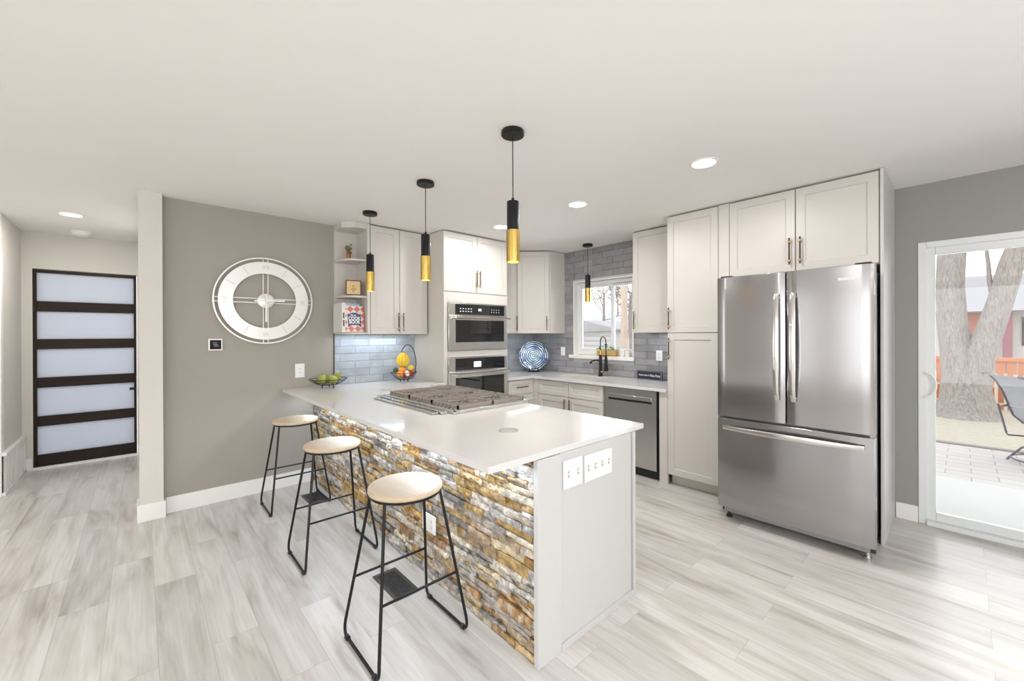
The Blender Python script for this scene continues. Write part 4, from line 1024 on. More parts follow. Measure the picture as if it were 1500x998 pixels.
# decorative plate on a stand
pc = Vector((0.30, 2.99, 1.122)); out = Vector((0.72, -0.69, 0.12)).normalized()
t = thing('decorative_plate', (0.30, 2.99, 0.92), 'large round blue and white swirled plate in the counter corner', 'plate')
def plate_mat():
    m, n, l, b = new_mat('blue_swirl_glaze')
    tc = n.new('ShaderNodeTexCoord'); mp = n.new('ShaderNodeMapping'); mp.inputs['Location'].default_value = (0, 0, -(pc.z - 0.92))
    l.new(tc.outputs['Object'], mp.inputs[0])
    ln = n.new('ShaderNodeVectorMath'); ln.operation = 'LENGTH'; l.new(mp.outputs[0], ln.inputs[0])
    nz = n.new('ShaderNodeTexNoise'); nz.inputs['Scale'].default_value = 9; nz.inputs['Detail'].default_value = 3; l.new(mp.outputs[0], nz.inputs['Vector'])
    ad = n.new('ShaderNodeMath'); ad.operation = 'MULTIPLY_ADD'; ad.inputs[1].default_value = 0.05; l.new(nz.outputs['Fac'], ad.inputs[0]); l.new(ln.outputs['Value'], ad.inputs[2])
    mu = n.new('ShaderNodeMath'); mu.operation = 'MULTIPLY'; mu.inputs[1].default_value = 240; l.new(ad.outputs[0], mu.inputs[0])
    sn = n.new('ShaderNodeMath'); sn.operation = 'SINE'; l.new(mu.outputs[0], sn.inputs[0])
    mr = n.new('ShaderNodeMapRange'); mr.inputs[1].default_value = -1; l.new(sn.outputs[0], mr.inputs[0])
    cr = n.new('ShaderNodeValToRGB'); e = cr.color_ramp.elements
    e[0].position = 0.0; e[0].color = (0.20, 0.36, 0.40, 1); e[1].position = 1; e[1].color = (0.02, 0.05, 0.17, 1); x = e.new(0.55); x.color = (0.06, 0.15, 0.30, 1)
    sc = n.new('ShaderNodeMath'); sc.operation = 'MULTIPLY'; sc.inputs[1].default_value = 5.0; l.new(ln.outputs['Value'], sc.inputs[0]); l.new(sc.outputs[0], cr.inputs[0])
    mx = n.new('ShaderNodeMix'); mx.data_type = 'RGBA'; mx.inputs[7].default_value = (0.78, 0.86, 0.88, 1)
    nz2 = n.new('ShaderNodeTexNoise'); nz2.inputs['Scale'].default_value = 14; l.new(mp.outputs[0], nz2.inputs['Vector'])
    m2 = n.new('ShaderNodeMath'); m2.operation = 'MULTIPLY'; l.new(mr.outputs[0], m2.inputs[0]); l.new(nz2.outputs['Fac'], m2.inputs[1])
    m3 = n.new('ShaderNodeMapRange'); m3.inputs[1].default_value = 0.30; m3.inputs[2].default_value = 0.48; l.new(m2.outputs[0], m3.inputs[0])
    l.new(m3.outputs[0], mx.inputs[0]); l.new(cr.outputs[0], mx.inputs[6]); l.new(mx.outputs[2], b.inputs['Base Color'])
    b.inputs['Roughness'].default_value = 0.12
    return m
m = MB(); m.lathe([(0.004, -0.012), (0.10, -0.012), (0.17, 0.006), (0.198, 0.018), (0.198, 0.024), (0.165, 0.014), (0.10, 0.0), (0.004, -0.001)], pc, axis=out, seg=64); m.build('dish', plate_mat(), t)
side = Vector((0, 0, 1)).cross(out).normalized()
t = thing('plate_stand', (0.31, 2.98, 0.90), 'small black easel stand holding the blue plate', 'stand')
m = MB()
of = Vector((out.x, out.y, 0)).normalized()
for s_ in (-1, 1):
    b0 = Vector((0.307, 2.983, 0)) + side * s_ * 0.06
    m.tube([b0 + of * 0.055 + Vector((0, 0, 0.955)), b0 + of * 0.05 + Vector((0, 0, 0.93)), b0 + of * 0.02 + Vector((0, 0, 0.918)), b0 - of * 0.035 + Vector((0, 0, 0.93)), b0 - of * 0.05 + Vector((0, 0, 1.03))], 0.007, 8)
    m.tube([b0 + of * 0.02 + Vector((0, 0, 0.92)), b0 + of * 0.05 + side * s_ * 0.012 + Vector((0, 0, 0.907))], 0.008, 8)
    m.tube([b0 - of * 0.035 + Vector((0, 0, 0.93)), b0 - of * 0.06 + Vector((0, 0, 0.907))], 0.008, 8)
b0 = Vector((0.307, 2.983, 0.913)); m.tube([b0 - side * 0.06 + of * 0.0, b0 + Vector((0, 0, -0.002)), b0 + side * 0.06], 0.007, 8)
m.tube([b0 - side * 0.06 + of * 0.05, b0 + of * 0.05 + Vector((0, 0, -0.004)), b0 + side * 0.06 + of * 0.05], 0.007, 8)
m.build('easel', 'black', t)

# ------------------------------------------------------------------ fruit bowls
def wire_bowl(name, label, c, R_, hgt, foot, mat='black', handle=False):
    t = thing(name, c, label, 'bowl'); c = Vector(c)
    m = MB(); N = 16
    def P(rf, ang): # rf 0..1
        return c + Vector((R_ * (0.30 + 0.70 * rf) * math.cos(ang), R_ * (0.30 + 0.70 * rf) * math.sin(ang), foot + (hgt - foot) * (rf ** 1.8)))
    for rf in (0, 0.35, 0.7, 1.0):
        m.tube([P(rf, 2 * math.pi * k / 40) for k in range(40)], 0.0032 if rf == 1 else 0.002, 6, closed=True)
    for k in range(N): m.tube([P(q / 8, 2 * math.pi * k / N) for q in range(9)], 0.0018, 5)
    m.build('wire_basket', mat, t)
    m = MB()
    for k in range(3):
        a = 2 * math.pi * k / 3 + 0.6; q = P(0.05, a); m.tube([q, Vector((q.x, q.y, c.z + 0.004))], 0.005, 6); m.ball((q.x, q.y, c.z + 0.005), 0.005, seg=8, rings=6)
    m.build('foot_balls', mat, t)
    return t
ZC = ZT + 0.0005
wire_bowl('wire_fruit_bowl', 'low black wire bowl of green pears on the counter by the clock wall', (0.20, 0.345, ZC), 0.165, 0.085, 0.028)
MAT['pear'] = pm('green_pear_skin', (0.27, 0.30, 0.05), 0.4, var=0.3, scale=14)
MAT['stem'] = pm('brown_stem', (0.10, 0.06, 0.03), 0.7)
def pear(c, ang, lb, mat='pear', s=1.0):
    t = thing('pear', c, lb, 'pear', 'pears in the wire bowl')
    ax = Vector((math.cos(ang) * 0.75, math.sin(ang) * 0.75, 0.66)).normalized()
    m = MB(); m.lathe([(0.004, -0.042 * s), (0.024 * s, -0.038 * s), (0.038 * s, -0.018 * s), (0.040 * s, 0.002 * s), (0.032 * s, 0.022 * s), (0.020 * s, 0.042 * s), (0.013 * s, 0.052 * s), (0.003, 0.056 * s)], c, axis=ax, seg=24); m.build('fruit', mat, t, ang=80)
    m = MB(); c_ = Vector(c); m.cyl(c_ + ax * 0.052 * s, c_ + ax * 0.07 * s, 0.0018, seg=6); m.build('stem', 'stem', t)
pear((0.225, 0.278, ZC + 0.088), 2.4, 'green pear in the wire bowl, next to the clock wall side')
pear((0.245, 0.372, ZC + 0.078), 4.5, 'green pear in the middle of the wire bowl')
pear((0.180, 0.432, ZC + 0.094), 0.5, 'green pear in the wire bowl, on its side toward the tiles')
pear((0.125, 0.345, ZC + 0.078), 3.5, 'green pear in the wire bowl, against the wall behind the others')
# tall basket with banana hook
BC = Vector((0.235, 1.105, ZC))
t = wire_bowl('wire_fruit_basket', 'black wire fruit basket with a banana hook in front of the tiles', BC, 0.135, 0.10, 0.022)
m = MB(); pts = []
for k in range(15):
    a = -0.25 + k / 14 * (math.pi * 0.80); pts.append(BC + Vector((0.0, 0.095 * math.cos(a) + 0.045, 0.19 + 0.205 * math.sin(a))))
pts = [BC + Vector((0, 0.13, 0.07))] + pts[1:]
m.tube(pts, 0.0045, 8); e_ = pts[-1]; m.tube([e_, e_ + Vector((0, -0.012, -0.02)), e_ + Vector((0, -0.002, -0.035)), e_ + Vector((0, 0.01, -0.028))], 0.004, 6); m.build('banana_hook', 'black', t)
MAT['banana'] = pm('banana_peel', (0.85, 0.62, 0.05), 0.4, var=0.12, scale=20)
hk = e_ + Vector((0, 0.002, -0.03))
t = thing('banana_bunch', hk, 'bunch of yellow bananas hanging from the basket hook', 'bananas')
for k in range(5):
    a = -1.3 + k * 0.66; m = MB(); pts = []; rr_ = []
    for q in range(9):
        s_ = q / 8; rad = 0.056 * math.sin(math.pi * min(1, s_ * 0.9 + 0.04))
        pts.append(hk + Vector((rad * math.cos(a - 0.3) , rad * math.sin(a - 0.3) , -0.012 - 0.150 * s_))); rr_.append(0.005 + 0.0115 * math.sin(math.pi * min(1, max(0, s_ * 0.92 + 0.08))) ** 0.6)
    m.tube(pts, rr_, 10); m.build('banana', 'banana', t, ang=80)
m = MB(); m.ball(hk + Vector((0, 0, -0.02)), 0.012, mi=0, seg=10, rings=8); m.build('crown', 'stem', t)
def fruit(name, c, r, col, lb, stem_=True, sq=0.93):
    c = BC + Vector(c); t = thing(name, c, lb, name.replace('_', ' '), 'fruit in the basket')
    MAT.setdefault('f_' + name, pm(name + '_skin', col, 0.35, var=0.15, scale=25, bump=0.15, bscale=200, bdist=0.001))
    m = MB(); m.lathe([(0.004, -0.80 * r), (0.25 * r, -0.88 * r), (0.62 * r, -0.74 * r), (0.92 * r, -0.35 * r), (r, 0.06 * r), (0.90 * r, 0.46 * r), (0.58 * r, 0.78 * r), (0.25 * r, 0.85 * r), (0.06 * r, 0.76 * r)], c, seg=24); m.build('flesh', 'f_' + name, t, ang=80)
    m = MB(); m.cyl(c + Vector((0, 0, 0.72 * r)), c + Vector((0.003, 0.002, 1.0 * r)), 0.0018, seg=6); m.build('stem', 'stem', t)
fruit('orange', (0.045, -0.066, 0.088), 0.036, (0.85, 0.33, 0.03), 'orange at the left rim of the fruit basket, low')
fruit('orange', (0.03, -0.035, 0.128), 0.036, (0.85, 0.33, 0.03), 'orange on top of the fruit basket pile')
fruit('lemon', (0.03, 0.062, 0.148), 0.036, (0.85, 0.70, 0.10), 'yellow lemon on top of the fruit basket pile')
fruit('red_apple', (0.065, 0.04, 0.088), 0.036, (0.55, 0.03, 0.03), 'red apple at the front of the fruit basket')
fruit('red_apple', (0.05, -0.01, 0.060), 0.028, (0.55, 0.03, 0.03), 'small dark red apple at the bottom of the fruit basket')
fruit('tangerine', (0.0, 0.078, 0.092), 0.030, (0.85, 0.30, 0.03), 'orange tangerine at the right of the fruit basket')
fruit('avocado', (-0.02, -0.085, 0.128), 0.028, (0.05, 0.07, 0.03), 'dark avocado at the left top of the fruit basket')
MAT['packet'] = pm('white_paper', (0.80, 0.80, 0.76), 0.6)
m = MB(Matrix.Translation(BC + Vector((0.098, -0.012, 0.095))) @ Matrix.Rotation(R(25), 4, 'X') @ Matrix.Rotation(R(-20), 4, 'Y')); m.ball((0, 0, 0), 0.010, 0.026, 0.032, seg=12, rings=8)
o = m.build('paper_packet', 'packet', None, ang=80); tag(o, 'small white packet tucked at the front of the fruit basket', 'packet')

# ------------------------------------------------------------------ things on the open shelves
# figurine
t = thing('figurine', (0.15, 0.557, 2.166), 'small brown figurine with a green head on the upper shelf', 'figurine')
c = Vector((0.15, 0.557, 2.166))
MAT['brown'] = pm('brown_clay', (0.30, 0.17, 0.06), 0.5, var=0.3, scale=50); MAT['greenf'] = pm('green_glaze', (0.13, 0.17, 0.05), 0.4, var=0.3, scale=40)
m = MB(); m.lathe([(0.026, 0), (0.027, 0.004), (0.022, 0.012), (0.021, 0.05), (0.024, 0.058), (0.016, 0.062)], c, seg=16); m.build('base', 'brown', t)
m = MB(); m.ball(c + Vector((0, 0, 0.075)), 0.018, 0.020, 0.022); 
for s_ in (-1, 1): m.tube([c + Vector((0.005, s_ * 0.016, 0.085)), c + Vector((0.02, s_ * 0.022, 0.07)), c + Vector((0.024, s_ * 0.008, 0.06))], 0.006, 8)
m.build('torso', MAT.setdefault('redbrown', pm('red_brown_clay', (0.28, 0.09, 0.05), 0.5)), t)
m = MB(); m.ball(c + Vector((0.006, -0.004, 0.116)), 0.026, 0.032, 0.022); m.ball(c + Vector((0.012, -0.030, 0.112)), 0.010); m.lathe([(0.036, 0), (0.034, 0.006), (0.012, 0.014)], c + Vector((0.004, 0, 0.126)), axis=(0.2, 0.3, 1), seg=16); m.build('head', 'greenf', t)
m = MB(); m.ball(c + Vector((0.0, 0.024, 0.157)), 0.009); m.tube([c + Vector((0, 0.012, 0.138)), c + Vector((0, 0.024, 0.155))], 0.003, 6); m.build('topknot', 'greenf', t)
# carved wooden box
bx = frame((0.245, 0.492, 1.806), (0.05, 0.155, 0)); 
t = thing('wooden_box', (0.18, 0.56, 1.806), 'small carved wooden box with a pale front on the middle shelf', 'box')
BW, BH, BD = 0.145, 0.150, 0.08
m = MB(bx); m.box(0, BW, 0.0, BD, 0, BH); m.build('body', MAT.setdefault('redwood', pm('red_brown_wood', (0.30, 0.12, 0.07), 0.5, var=0.3, scale=30)), t, 0.004)
m = MB(bx); m.box(0.012, BW - 0.012, -0.004, 0.0, 0.012, BH - 0.012); m.build('front_panel', pm('pale_carved_wood', (0.66, 0.48, 0.24), 0.5, var=0.2, scale=60, bump=0.5, bscale=90), t)
m = MB(bx)
for i in range(10):
    for zz in (0.002, BH - 0.012): m.box(0.004 + i * 0.0142, 0.011 + i * 0.0142, -0.005, 0, zz, zz + 0.010)
    for xx in (0.002, BW - 0.012): m.box(xx, xx + 0.010, -0.005, 0, 0.004 + i * 0.0142, 0.011 + i * 0.0142)
m.build('studded_border', MAT.setdefault('deepbrown', pm('deep_brown_wood', (0.07, 0.035, 0.02), 0.5)), t)
m = MB(bx)
for a, b_, c_ in ((0.072, 0.062, 0.016), (0.072, 0.095, 0.011), (0.055, 0.06, 0.009), (0.09, 0.06, 0.009), (0.072, 0.038, 0.010)): m.lathe([(c_, 0), (c_, 0.003), (c_ * 0.5, 0.005)], (a, -0.004, b_), axis=(0, -1, 0), seg=14)
m.build('carved_flower', pm('carving_tan', (0.50, 0.33, 0.13), 0.5), t)
# books
def book(name, label, xf, w_, h_, d_, cover, pages='packet'):
    t = thing(name, xf.translation, label, 'book', 'cookbooks on the lowest shelf')
    m = MB(xf); m.box(0, w_, 0.0, 0.003, 0, h_); m.box(0, w_, d_ - 0.003, d_, 0, h_); m.box(0, 0.003, 0.003, d_ - 0.003, 0, h_); cv = m.build('cover', cover, t, 0.0005)
    m = MB(xf); m.box(0.003, w_ - 0.004, 0.0032, d_ - 0.0032, 0.003, h_ - 0.003); m.build('pages', pages, t)
    return t, cv
ZS = 1.4435
# cookbook facing out, leaning back
def tilt(origin, u, deg):
    return frame(origin, u) @ Matrix.Rotation(R(-deg), 4, 'X')
def plaid():
    m, n, l, b = new_mat('red_plaid_cover')
    tc = n.new('ShaderNodeTexCoord'); mp = n.new('ShaderNodeMapping'); mp.inputs['Rotation'].default_value = (R(45), 0, 0); mp.inputs['Scale'].default_value = (0.001, 1, 1)
    l.new(tc.outputs['Object'], mp.inputs[0])
    def chk(s, c1, c2):
        c = n.new('ShaderNodeTexChecker'); c.inputs['Scale'].default_value = s; c.inputs['Color1'].default_value = c1; c.inputs['Color2'].default_value = c2
        l.new(mp.outputs[0], c.inputs['Vector']); return c
    a = chk(22, (0.80, 0.72, 0.70, 1), (0.62, 0.14, 0.10, 1))
    nz = n.new('ShaderNodeTexNoise'); nz.inputs['Scale'].default_value = 12; l.new(tc.outputs['Object'], nz.inputs['Vector'])
    mx = n.new('ShaderNodeMix'); mx.data_type = 'RGBA'; mx.inputs[0].default_value = 0.12; l.new(a.outputs[0], mx.inputs[6]); l.new(nz.outputs['Color'], mx.inputs[7])
    l.new(mx.outputs[2], b.inputs['Base Color']); b.inputs['Roughness'].default_value = 0.35
    return m
MAT['plaid'] = plaid(); MAT['navy'] = pm('navy_ink', (0.05, 0.07, 0.20), 0.4); MAT['paleblue'] = pm('pale_blue_cover', (0.50, 0.58, 0.68), 0.4, var=0.15); MAT['creamink'] = pm('cream_ink', (0.85, 0.75, 0.50), 0.4)
MAT['bookwhite'] = pm('white_cover', (0.70, 0.69, 0.66), 0.4); MAT['darkgreen'] = pm('dark_green_cover', (0.04, 0.12, 0.13), 0.4)
xf3 = tilt((0.262, 0.478, ZS + 0.0045), (0.0, 1, 0), 8)
t, cv = book('cookbook', 'red and white plaid cookbook facing out on the lowest shelf', xf3, 0.198, 0.262, 0.03, 'plaid')
m = MB(xf3); m.prism([(0.035, 0.045), (0.065, 0.068), (0.135, 0.068), (0.163, 0.045), (0.163, 0.185), (0.14, 0.172), (0.12, 0.192), (0.078, 0.192), (0.058, 0.172), (0.035, 0.185)], -0.0015, 0.0, 0, None, lambda a, b_, c_: (a, c_, b_)); lb_ = m.build('title_label', 'navy', t)
oo = (xf3.to_3x3() @ Vector((0, -1, 0)))
def ft(a, b_): 
    p = xf3 @ Vector((a, -0.002, b_)); mm = xf3.to_3x3().to_4x4(); r = Matrix.Identity(4)
    ux, uy, uz = xf3.to_3x3() @ Vector((1, 0, 0)), xf3.to_3x3() @ Vector((0, 0, 1)), oo
    for i in range(3): r[i][0] = ux[i]; r[i][1] = uy[i]; r[i][2] = uz[i]; r[i][3] = p[i]
    return r
text('COOK', 0.048, ft(0.099, 0.133), 'plastic', 'lettering', t, 0.0004, sx=0.80, off=0.0016)
text('BOOK', 0.048, ft(0.099, 0.098), 'plastic', 'lettering', t, 0.0004, sx=0.80, off=0.0016)
text('New', 0.026, ft(0.090, 0.165), 'plastic', 'lettering', t, 0.0004, off=0.0008)
xf4 = tilt((0.20, 0.484, ZS + 0.002), (0.0, 1, 0), 3)
book('cookbook', 'pale blue book standing behind the plaid cookbook', xf4, 0.165, 0.288, 0.028, 'paleblue')
xf5 = frame((0.295, 0.478, ZS), (-1, 0, 0)) @ Matrix.Rotation(R(-2), 4, 'Y')
xf5 = frame((0.06, 0.454, ZS), (0.98, -0.03, 0))
t = thing('cookbook', (0.17, 0.455, ZS), 'thin white book with a dark-lettered spine at the shelf end', 'book', 'cookbooks on the lowest shelf')
m = MB(); m.box(0.06, 0.300, 0.440, 0.443, ZS, ZS + 0.285); m.box(0.06, 0.300, 0.468, 0.471, ZS, ZS + 0.285); m.box(0.297, 0.300, 0.443, 0.468, ZS, ZS + 0.285); m.build('cover', 'bookwhite', t)
m = MB(); m.box(0.065, 0.296, 0.4432, 0.4678, ZS + 0.003, ZS + 0.281); m.build('pages', 'packet', t)
m = MB(); m.box(0.300, 0.3006, 0.449, 0.462, ZS + 0.06, ZS + 0.12); m.box(0.300, 0.3006, 0.449, 0.462, ZS + 0.135, ZS + 0.19); m.build('spine_title', 'slot', t)

# ------------------------------------------------------------------ outdoors
MAT['paver'] = pm('pale_pavers', (0.50, 0.46, 0.42), 0.8, var=0.12, scale=4)
def paver_mat():
    m, n, l, b = new_mat('patio_pavers')
    tc = n.new('ShaderNodeTexCoord'); br = n.new('ShaderNodeTexBrick'); br.inputs['Scale'].default_value = 1; br.inputs['Brick Width'].default_value = 0.4; br.inputs['Row Height'].default_value = 0.2
    br.inputs['Mortar Size'].default_value = 0.006; br.inputs['Color1'].default_value = (0.50, 0.45, 0.42, 1); br.inputs['Color2'].default_value = (0.56, 0.52, 0.48, 1); br.inputs['Mortar'].default_value = (0.34, 0.30, 0.28, 1)
    l.new(tc.outputs['Object'], br.inputs['Vector']); l.new(br.outputs['Color'], b.inputs['Base Color']); b.inputs['Roughness'].default_value = 0.85
    return m
m = MB(); m.box(-9, 12, NY + 0.15, 5.3, -0.25, -0.12); struct('patio_slab', m, pm('concrete', (0.58, 0.56, 0.53), 0.85, var=0.05, scale=3))
m = MB(); m.box(-9, 12, 5.3, 7.35, -0.25, -0.15); struct('patio_pavers', m, paver_mat())
m = MB(); m.box(-9, 12, 7.35, 7.45, -0.25, -0.13); struct('patio_edging', m, pm('edging', (0.30, 0.25, 0.22), 0.8))
m = MB(); m.box(-20, 22, 7.45, 40, -0.3, -0.15); struct('lawn', m, pm('dormant_grass', (0.52, 0.46, 0.36), 0.95, var=0.25, scale=14, bump=0.8, bscale=60, bdist=0.03))
MAT['bark'] = pm('cottonwood_bark', (0.50, 0.45, 0.41), 0.9, scale=9, bump=1.0, bscale=16, stretch=(1.6, 1.6, 0.3), bdist=0.12, col2=(0.34, 0.30, 0.27))
MAT['twig'] = pm('twig_bark', (0.30, 0.26, 0.24), 0.9, var=0.2)
def branches(m, p, d, L, r, depth, rg):
    pts = [p]; rr_ = [r]; n = 6; q = p.copy(); dd = d.copy()
    for k in range(n):
        dd = (dd + Vector((rg.uniform(-1, 1), rg.uniform(-1, 1), rg.uniform(-0.4, 0.8))) * 0.16).normalized()
        q = q + dd * (L / n); pts.append(q.copy()); rr_.append(r * (1 - 0.75 * (k + 1) / n))
    m.tube(pts, rr_, 6)
    if depth > 0:
        for k in range(4):
            i = rg.randint(2, n); a = Vector((rg.uniform(-1, 1), rg.uniform(-1, 1), rg.uniform(-0.5, 1))).normalized()
            branches(m, pts[i], (dd * 0.6 + a * 0.8).normalized(), L * rg.uniform(0.45, 0.7), rr_[i] * 0.7 + 0.004, depth - 1, rg)
def px(u_, v_, y):
    """a point of the yard at distance y that the survey of the photo gave"""
    ray = _f2 + _r3 * ((u_ - 767.72) / F_PX) - _u3 * ((v_ - 490.48) / F_PX); t_ = (y + 0.9620) / ray.y
    return Vector((4.3395, -0.9620, 1.4202)) + ray * t_
t = thing('tree', (4.35, 10.3, -0.15), 'large pale-barked yard tree with a forked trunk seen through the patio door', 'tree')
rg = random.Random(11)
m = MB()
A = [Vector((4.36, 10.25, -0.2)), Vector((4.35, 10.28, 0.15)), Vector((4.33, 10.3, 0.6)), Vector((4.28, 10.32, 1.0)), Vector((4.20, 10.35, 1.6)), Vector((4.17, 10.35, 2.3)), Vector((4.20, 10.4, 3.1)), Vector((4.1, 10.5, 4.6))]
m.tube(A, [0.50, 0.34, 0.28, 0.25, 0.21, 0.20, 0.20, 0.18], 20); tr = m.build('trunk', 'bark', t)
m = MB()
B = [Vector((4.42, 10.2, -0.15)), Vector((4.46, 10.2, 0.4)), Vector((4.54, 10.22, 0.9)), Vector((4.68, 10.2, 1.5)), Vector((4.80, 10.2, 2.0)), Vector((4.92, 10.2, 2.6)), Vector((5.12, 10.2, 3.3)), Vector((5.35, 10.2, 4.4))]
m.tube(B, [0.40, 0.24, 0.20, 0.18, 0.165, 0.16, 0.15, 0.12], 18); m.build('second_trunk', 'bark', t)
m = MB()
for k in range(9):
    branches(m, Vector((rg.uniform(4.1, 5.4), 10.4, rg.uniform(3.0, 4.6))), Vector((rg.uniform(-0.6, 1), rg.uniform(-0.3, 0.6), rg.uniform(-0.5, 0.6))).normalized(), rg.uniform(1.5, 2.6), 0.03, 2, rg)
branches(m, Vector((4.70, 10.2, 2.1)), Vector((-0.25, 0.0, 0.9)), 1.6, 0.04, 2, rg)
m.build('branches', 'twig', t)['kind'] = 'stuff'
# orange yard fence
t = thing('wooden_fence', (5.2, 12.0, -0.15), 'orange stained board fence with pale pickets behind the tree', 'fence')
MAT['orange'] = pm('orange_stain', (0.66, 0.27, 0.12), 0.7, var=0.15, scale=8); MAT['picket'] = pm('pale_picket', (0.70, 0.60, 0.52), 0.7)
m = MB()
for k in range(40):
    x = 2.4 + k * 0.15; m.box(x, x + 0.135, 12.0, 12.02, -0.15, 0.82)
m.build('boards', 'orange', t); m = MB(); m.box(2.3, 8.5, 11.95, 12.05, 0.82, 0.90); m.build('top_rail', 'orange', t)
m = MB()
for k in range(48):
    x = 2.4 + k * 0.125; m.box(x, x + 0.045, 11.7, 11.72, -0.15, 0.58)
m.build('pickets', 'picket', t); m = MB(); m.box(2.3, 8.5, 11.72, 11.74, 0.3, 0.34); m.box(2.3, 8.5, 11.72, 11.74, -0.05, -0.01); m.build('picket_rails', 'picket', t)
# neighbour's house behind the fence
t = thing('house', (6, 24, -0.15), 'neighbouring low house with a pale roof beyond the fence', 'house')
m = MB(); m.box(1.0, 13.0, 24, 30, -0.15, 2.3); m.build('walls', pm('pale_siding', (0.60, 0.57, 0.55), 0.8), t)
m = MB(); m.prism([(23.2, 2.25), (27, 4.0), (31, 2.25)], 0.5, 13.5, 0, None, lambda a, b_, c_: (c_, a, b_)); m.build('roof', pm('pale_shingles', (0.36, 0.34, 0.35), 0.9, var=0.1, scale=10), t)
m = MB(); m.box(4.3, 5.1, 23.96, 24, 0.3, 2.2); m.build('brick_section', pm('red_brick', (0.45, 0.16, 0.10), 0.8, var=0.2), t)
m = MB(); m.box(5.4, 5.65, 23.6, 23.8, -0.15, 2.2); m.build('porch_post', pm('maroon_post', (0.30, 0.10, 0.12), 0.6), t)
m = MB(); m.box(5.9, 7.6, 23.95, 24, 0.9, 2.0); m.build('front_window', 'blackglass', t)
# parked car far behind the fence
# patio chair
t = thing('patio_chair', (4.9, 6.6, -0.15), 'grey sling patio swivel chair with a dark metal frame outside the door', 'chair')
PC = Matrix.Translation((5.06, 6.75, -0.15)) @ Matrix.Rotation(R(28), 4, 'Z')
MAT['sling'] = pm('grey_sling', (0.42, 0.43, 0.46), 0.8, var=0.1, scale=30); MAT['chairmetal'] = pm('dark_chair_metal', (0.10, 0.10, 0.13), 0.4, 0.4)
prof = [(-0.48, 1.06), (-0.42, 1.05), (-0.36, 0.98), (-0.29, 0.85), (-0.24, 0.70), (-0.19, 0.55), (-0.10, 0.46), (0.05, 0.43), (0.20, 0.44), (0.32, 0.47), (0.38, 0.46)]
m = MB(PC); A_ = [[m.v((x, y, z)) for x, z in prof] for y in (-0.26, -0.09, 0.09, 0.26)]; B_ = [[m.v((x + 0.02, y, z - 0.02)) for x, z in prof] for y in (-0.26, -0.09, 0.09, 0.26)]
for G_, fl in ((A_, 1), (B_, -1)):
    for i in range(3):
        for j in range(len(prof) - 1): m.f([G_[i][j], G_[i + 1][j], G_[i + 1][j + 1], G_[i][j + 1]][::fl])
for i in (0, 3):
    for j in range(len(prof) - 1): m.f([A_[i][j], A_[i][j + 1], B_[i][j + 1], B_[i][j]])
for j in (0, len(prof) - 1):
    for i in range(3): m.f([A_[i][j], A_[i + 1][j], B_[i + 1][j], B_[i][j]])
m.build('sling_seat', 'sling', t)
m = MB(PC)
for z_, x_ in ((0.85, -0.285), (0.66, -0.225), (0.46, -0.09)): m.cyl((x_, -0.26, z_ + 0.005), (x_, 0.26, z_ + 0.005), 0.012, seg=8)
m.build('seam_rolls', 'sling', t)
for s_ in (-1, 1):
    m = MB(PC); m.tube([(x, s_ * 0.275, z) for x, z in prof], 0.014, 8); m.build('side_rail', 'chairmetal', t)
    m = MB(PC); m.tube([(-0.27, s_ * 0.28, 0.66), (-0.20, s_ * 0.32, 0.665), (0.0, s_ * 0.33, 0.66), (0.2, s_ * 0.33, 0.64), (0.27, s_ * 0.32, 0.60), (0.26, s_ * 0.29, 0.46)], 0.014, 8); m.tube([(-0.32, s_ * 0.30, 0.68), (-0.28, s_ * 0.30, 0.5), (-0.24, s_ * 0.30, 0.32), (-0.24, s_ * 0.28, 0.30), (0.1, s_ * 0.2, 0.30)], 0.011, 8); m.build('armrest', 'chairmetal', t)
m = MB(PC); m.cyl((0.0, 0, 0.24), (0.0, 0, 0.42), 0.03, seg=12); m.box(-0.16, 0.16, -0.16, 0.16, 0.40, 0.42)
m.tube([(0.33 * math.cos(a), 0.33 * math.sin(a), 0.06) for a in [2 * math.pi * k / 32 for k in range(32)]], 0.010, 8, closed=True)
m.build('swivel_post', 'chairmetal', t)
for k in range(4):
    a = math.pi / 4 + k * math.pi / 2; c_, s_ = math.cos(a), math.sin(a)
    m = MB(PC); m.tube([(0, 0, 0.26), (0.12 * c_, 0.12 * s_, 0.25), (0.25 * c_, 0.25 * s_, 0.17), (0.33 * c_, 0.33 * s_, 0.06), (0.37 * c_, 0.37 * s_, 0.0)], 0.012, 8); m.build('leg', 'chairmetal', t)

# seen through the sink window
t = thing('garage', (-5.8, 13, -0.15), 'pale sided garage seen through the left pane of the sink window', 'garage')
m = MB(); m.box(-9.0, -4.9, 12.5, 16, -0.15, 1.55)
m.build('walls', pm('garage_siding', (0.60, 0.60, 0.60), 0.8, var=0.03), t)
m = MB()
for k in range(8): m.box(-9.0, -4.9, 12.47, 12.5, 0.0 + k * 0.19, 0.012 + k * 0.19)
m.build('siding_lines', pm('siding_shadow_line', (0.42, 0.42, 0.43), 0.8), t)
m = MB(); m.prism([(-9.2, 1.5), (-6.3, 1.98), (-4.7, 1.60), (-4.7, 1.54), (-9.2, 1.45)], 12.3, 16.2, 0, None, lambda a, b_, c_: (a, c_, b_)); m.build('roof', pm('garage_roof', (0.40, 0.39, 0.40), 0.9), t)
t = thing('house', (-5.2, 19, -0.15), 'distant pale house with a grid window seen through the right pane of the sink window', 'house')
m = MB(); m.box(-12, -2.0, 19, 24, -0.15, 1.75); m.build('walls', pm('far_siding', (0.62, 0.60, 0.58), 0.8), t)
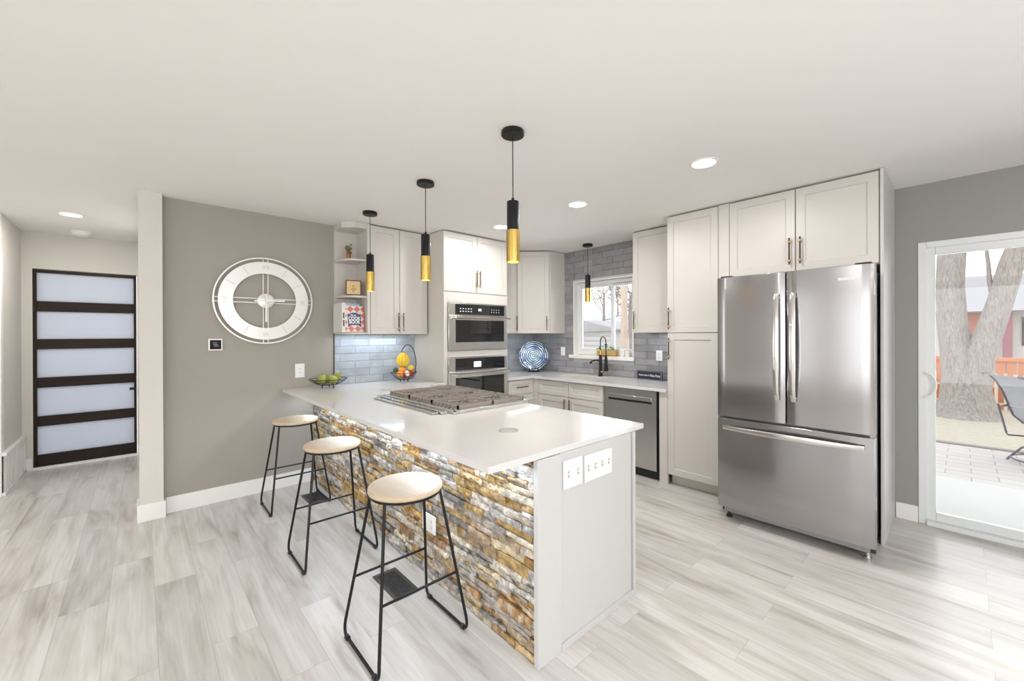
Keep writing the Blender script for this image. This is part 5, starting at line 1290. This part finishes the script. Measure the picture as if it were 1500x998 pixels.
m = MB(); m.prism([(18.5, 1.7), (21, 2.6), (24.5, 1.7)], -12.3, -1.5, 0, None, lambda a, b_, c_: (c_, a, b_)); m.build('roof', pm('far_roof', (0.50, 0.49, 0.50), 0.9), t)
pa, pb = px(900, 482, 18.97), px(911, 496, 18.97)
m = MB(); m.box(pa.x, pb.x, 18.96, 19.0, pb.z, pa.z); gwn = m.build('window', pm('far_window', (0.30, 0.32, 0.38), 0.4), t)
m = MB()
for k in range(4):
    x = pa.x + (pb.x - pa.x) * k / 3; m.box(x - 0.025, x + 0.025, 18.93, 18.96, pb.z, pa.z); z = pb.z + (pa.z - pb.z) * k / 3; m.box(pa.x, pb.x, 18.93, 18.96, z - 0.025, z + 0.025)
m.build('muntins', 'trim', gwn)
m = MB(); b0, b1 = px(914.5, 515, 9.0), px(914.5, 500, 9.0); m.cyl((b0.x, 9.0, -0.2), (b0.x, 9.0, 6.0), 0.10, 0.09, seg=14)
o = m.build('utility_pole', pm('weathered_pole', (0.58, 0.46, 0.38), 0.8, var=0.2, scale=4, stretch=(4, 4, 0.5)), None); tag(o, 'weathered wooden utility pole seen through the right pane of the sink window', 'pole')
for nm, x, y, hh, lb in (('bare_tree', px(885, 440, 17.5).x, 17.5, 4.0, 'leafless tree behind the garage seen through the left window pane'), ('bare_tree', px(905, 440, 27).x, 27.0, 4.6, 'leafless thin tree seen through the right window pane, left of the pole'), ('bare_tree', px(924, 440, 12).x, 12.0, 3.2, 'leafless thin tree right of the utility pole in the sink window')):
    t = thing(nm, (x, y, -0.15), lb, 'tree', 'bare trees behind the sink window'); rg = random.Random(int(y * 10))
    m = MB(); m.tube([(x, y, -0.2), (x + 0.05, y, 1.0), (x - 0.03, y, 2.0), (x, y, hh - 0.4)], [0.12, 0.10, 0.08, 0.05], 8); m.build('trunk', 'twig', t)
    m = MB()
    for k in range(10): branches(m, Vector((x, y, rg.uniform(1.5, hh - 0.3))), Vector((rg.uniform(-1, 1), rg.uniform(-0.3, 0.3), rg.uniform(0.1, 0.9))).normalized(), rg.uniform(1.0, 1.8), 0.028, 2, rg)
    m.build('branches', 'twig', t)['kind'] = 'stuff'
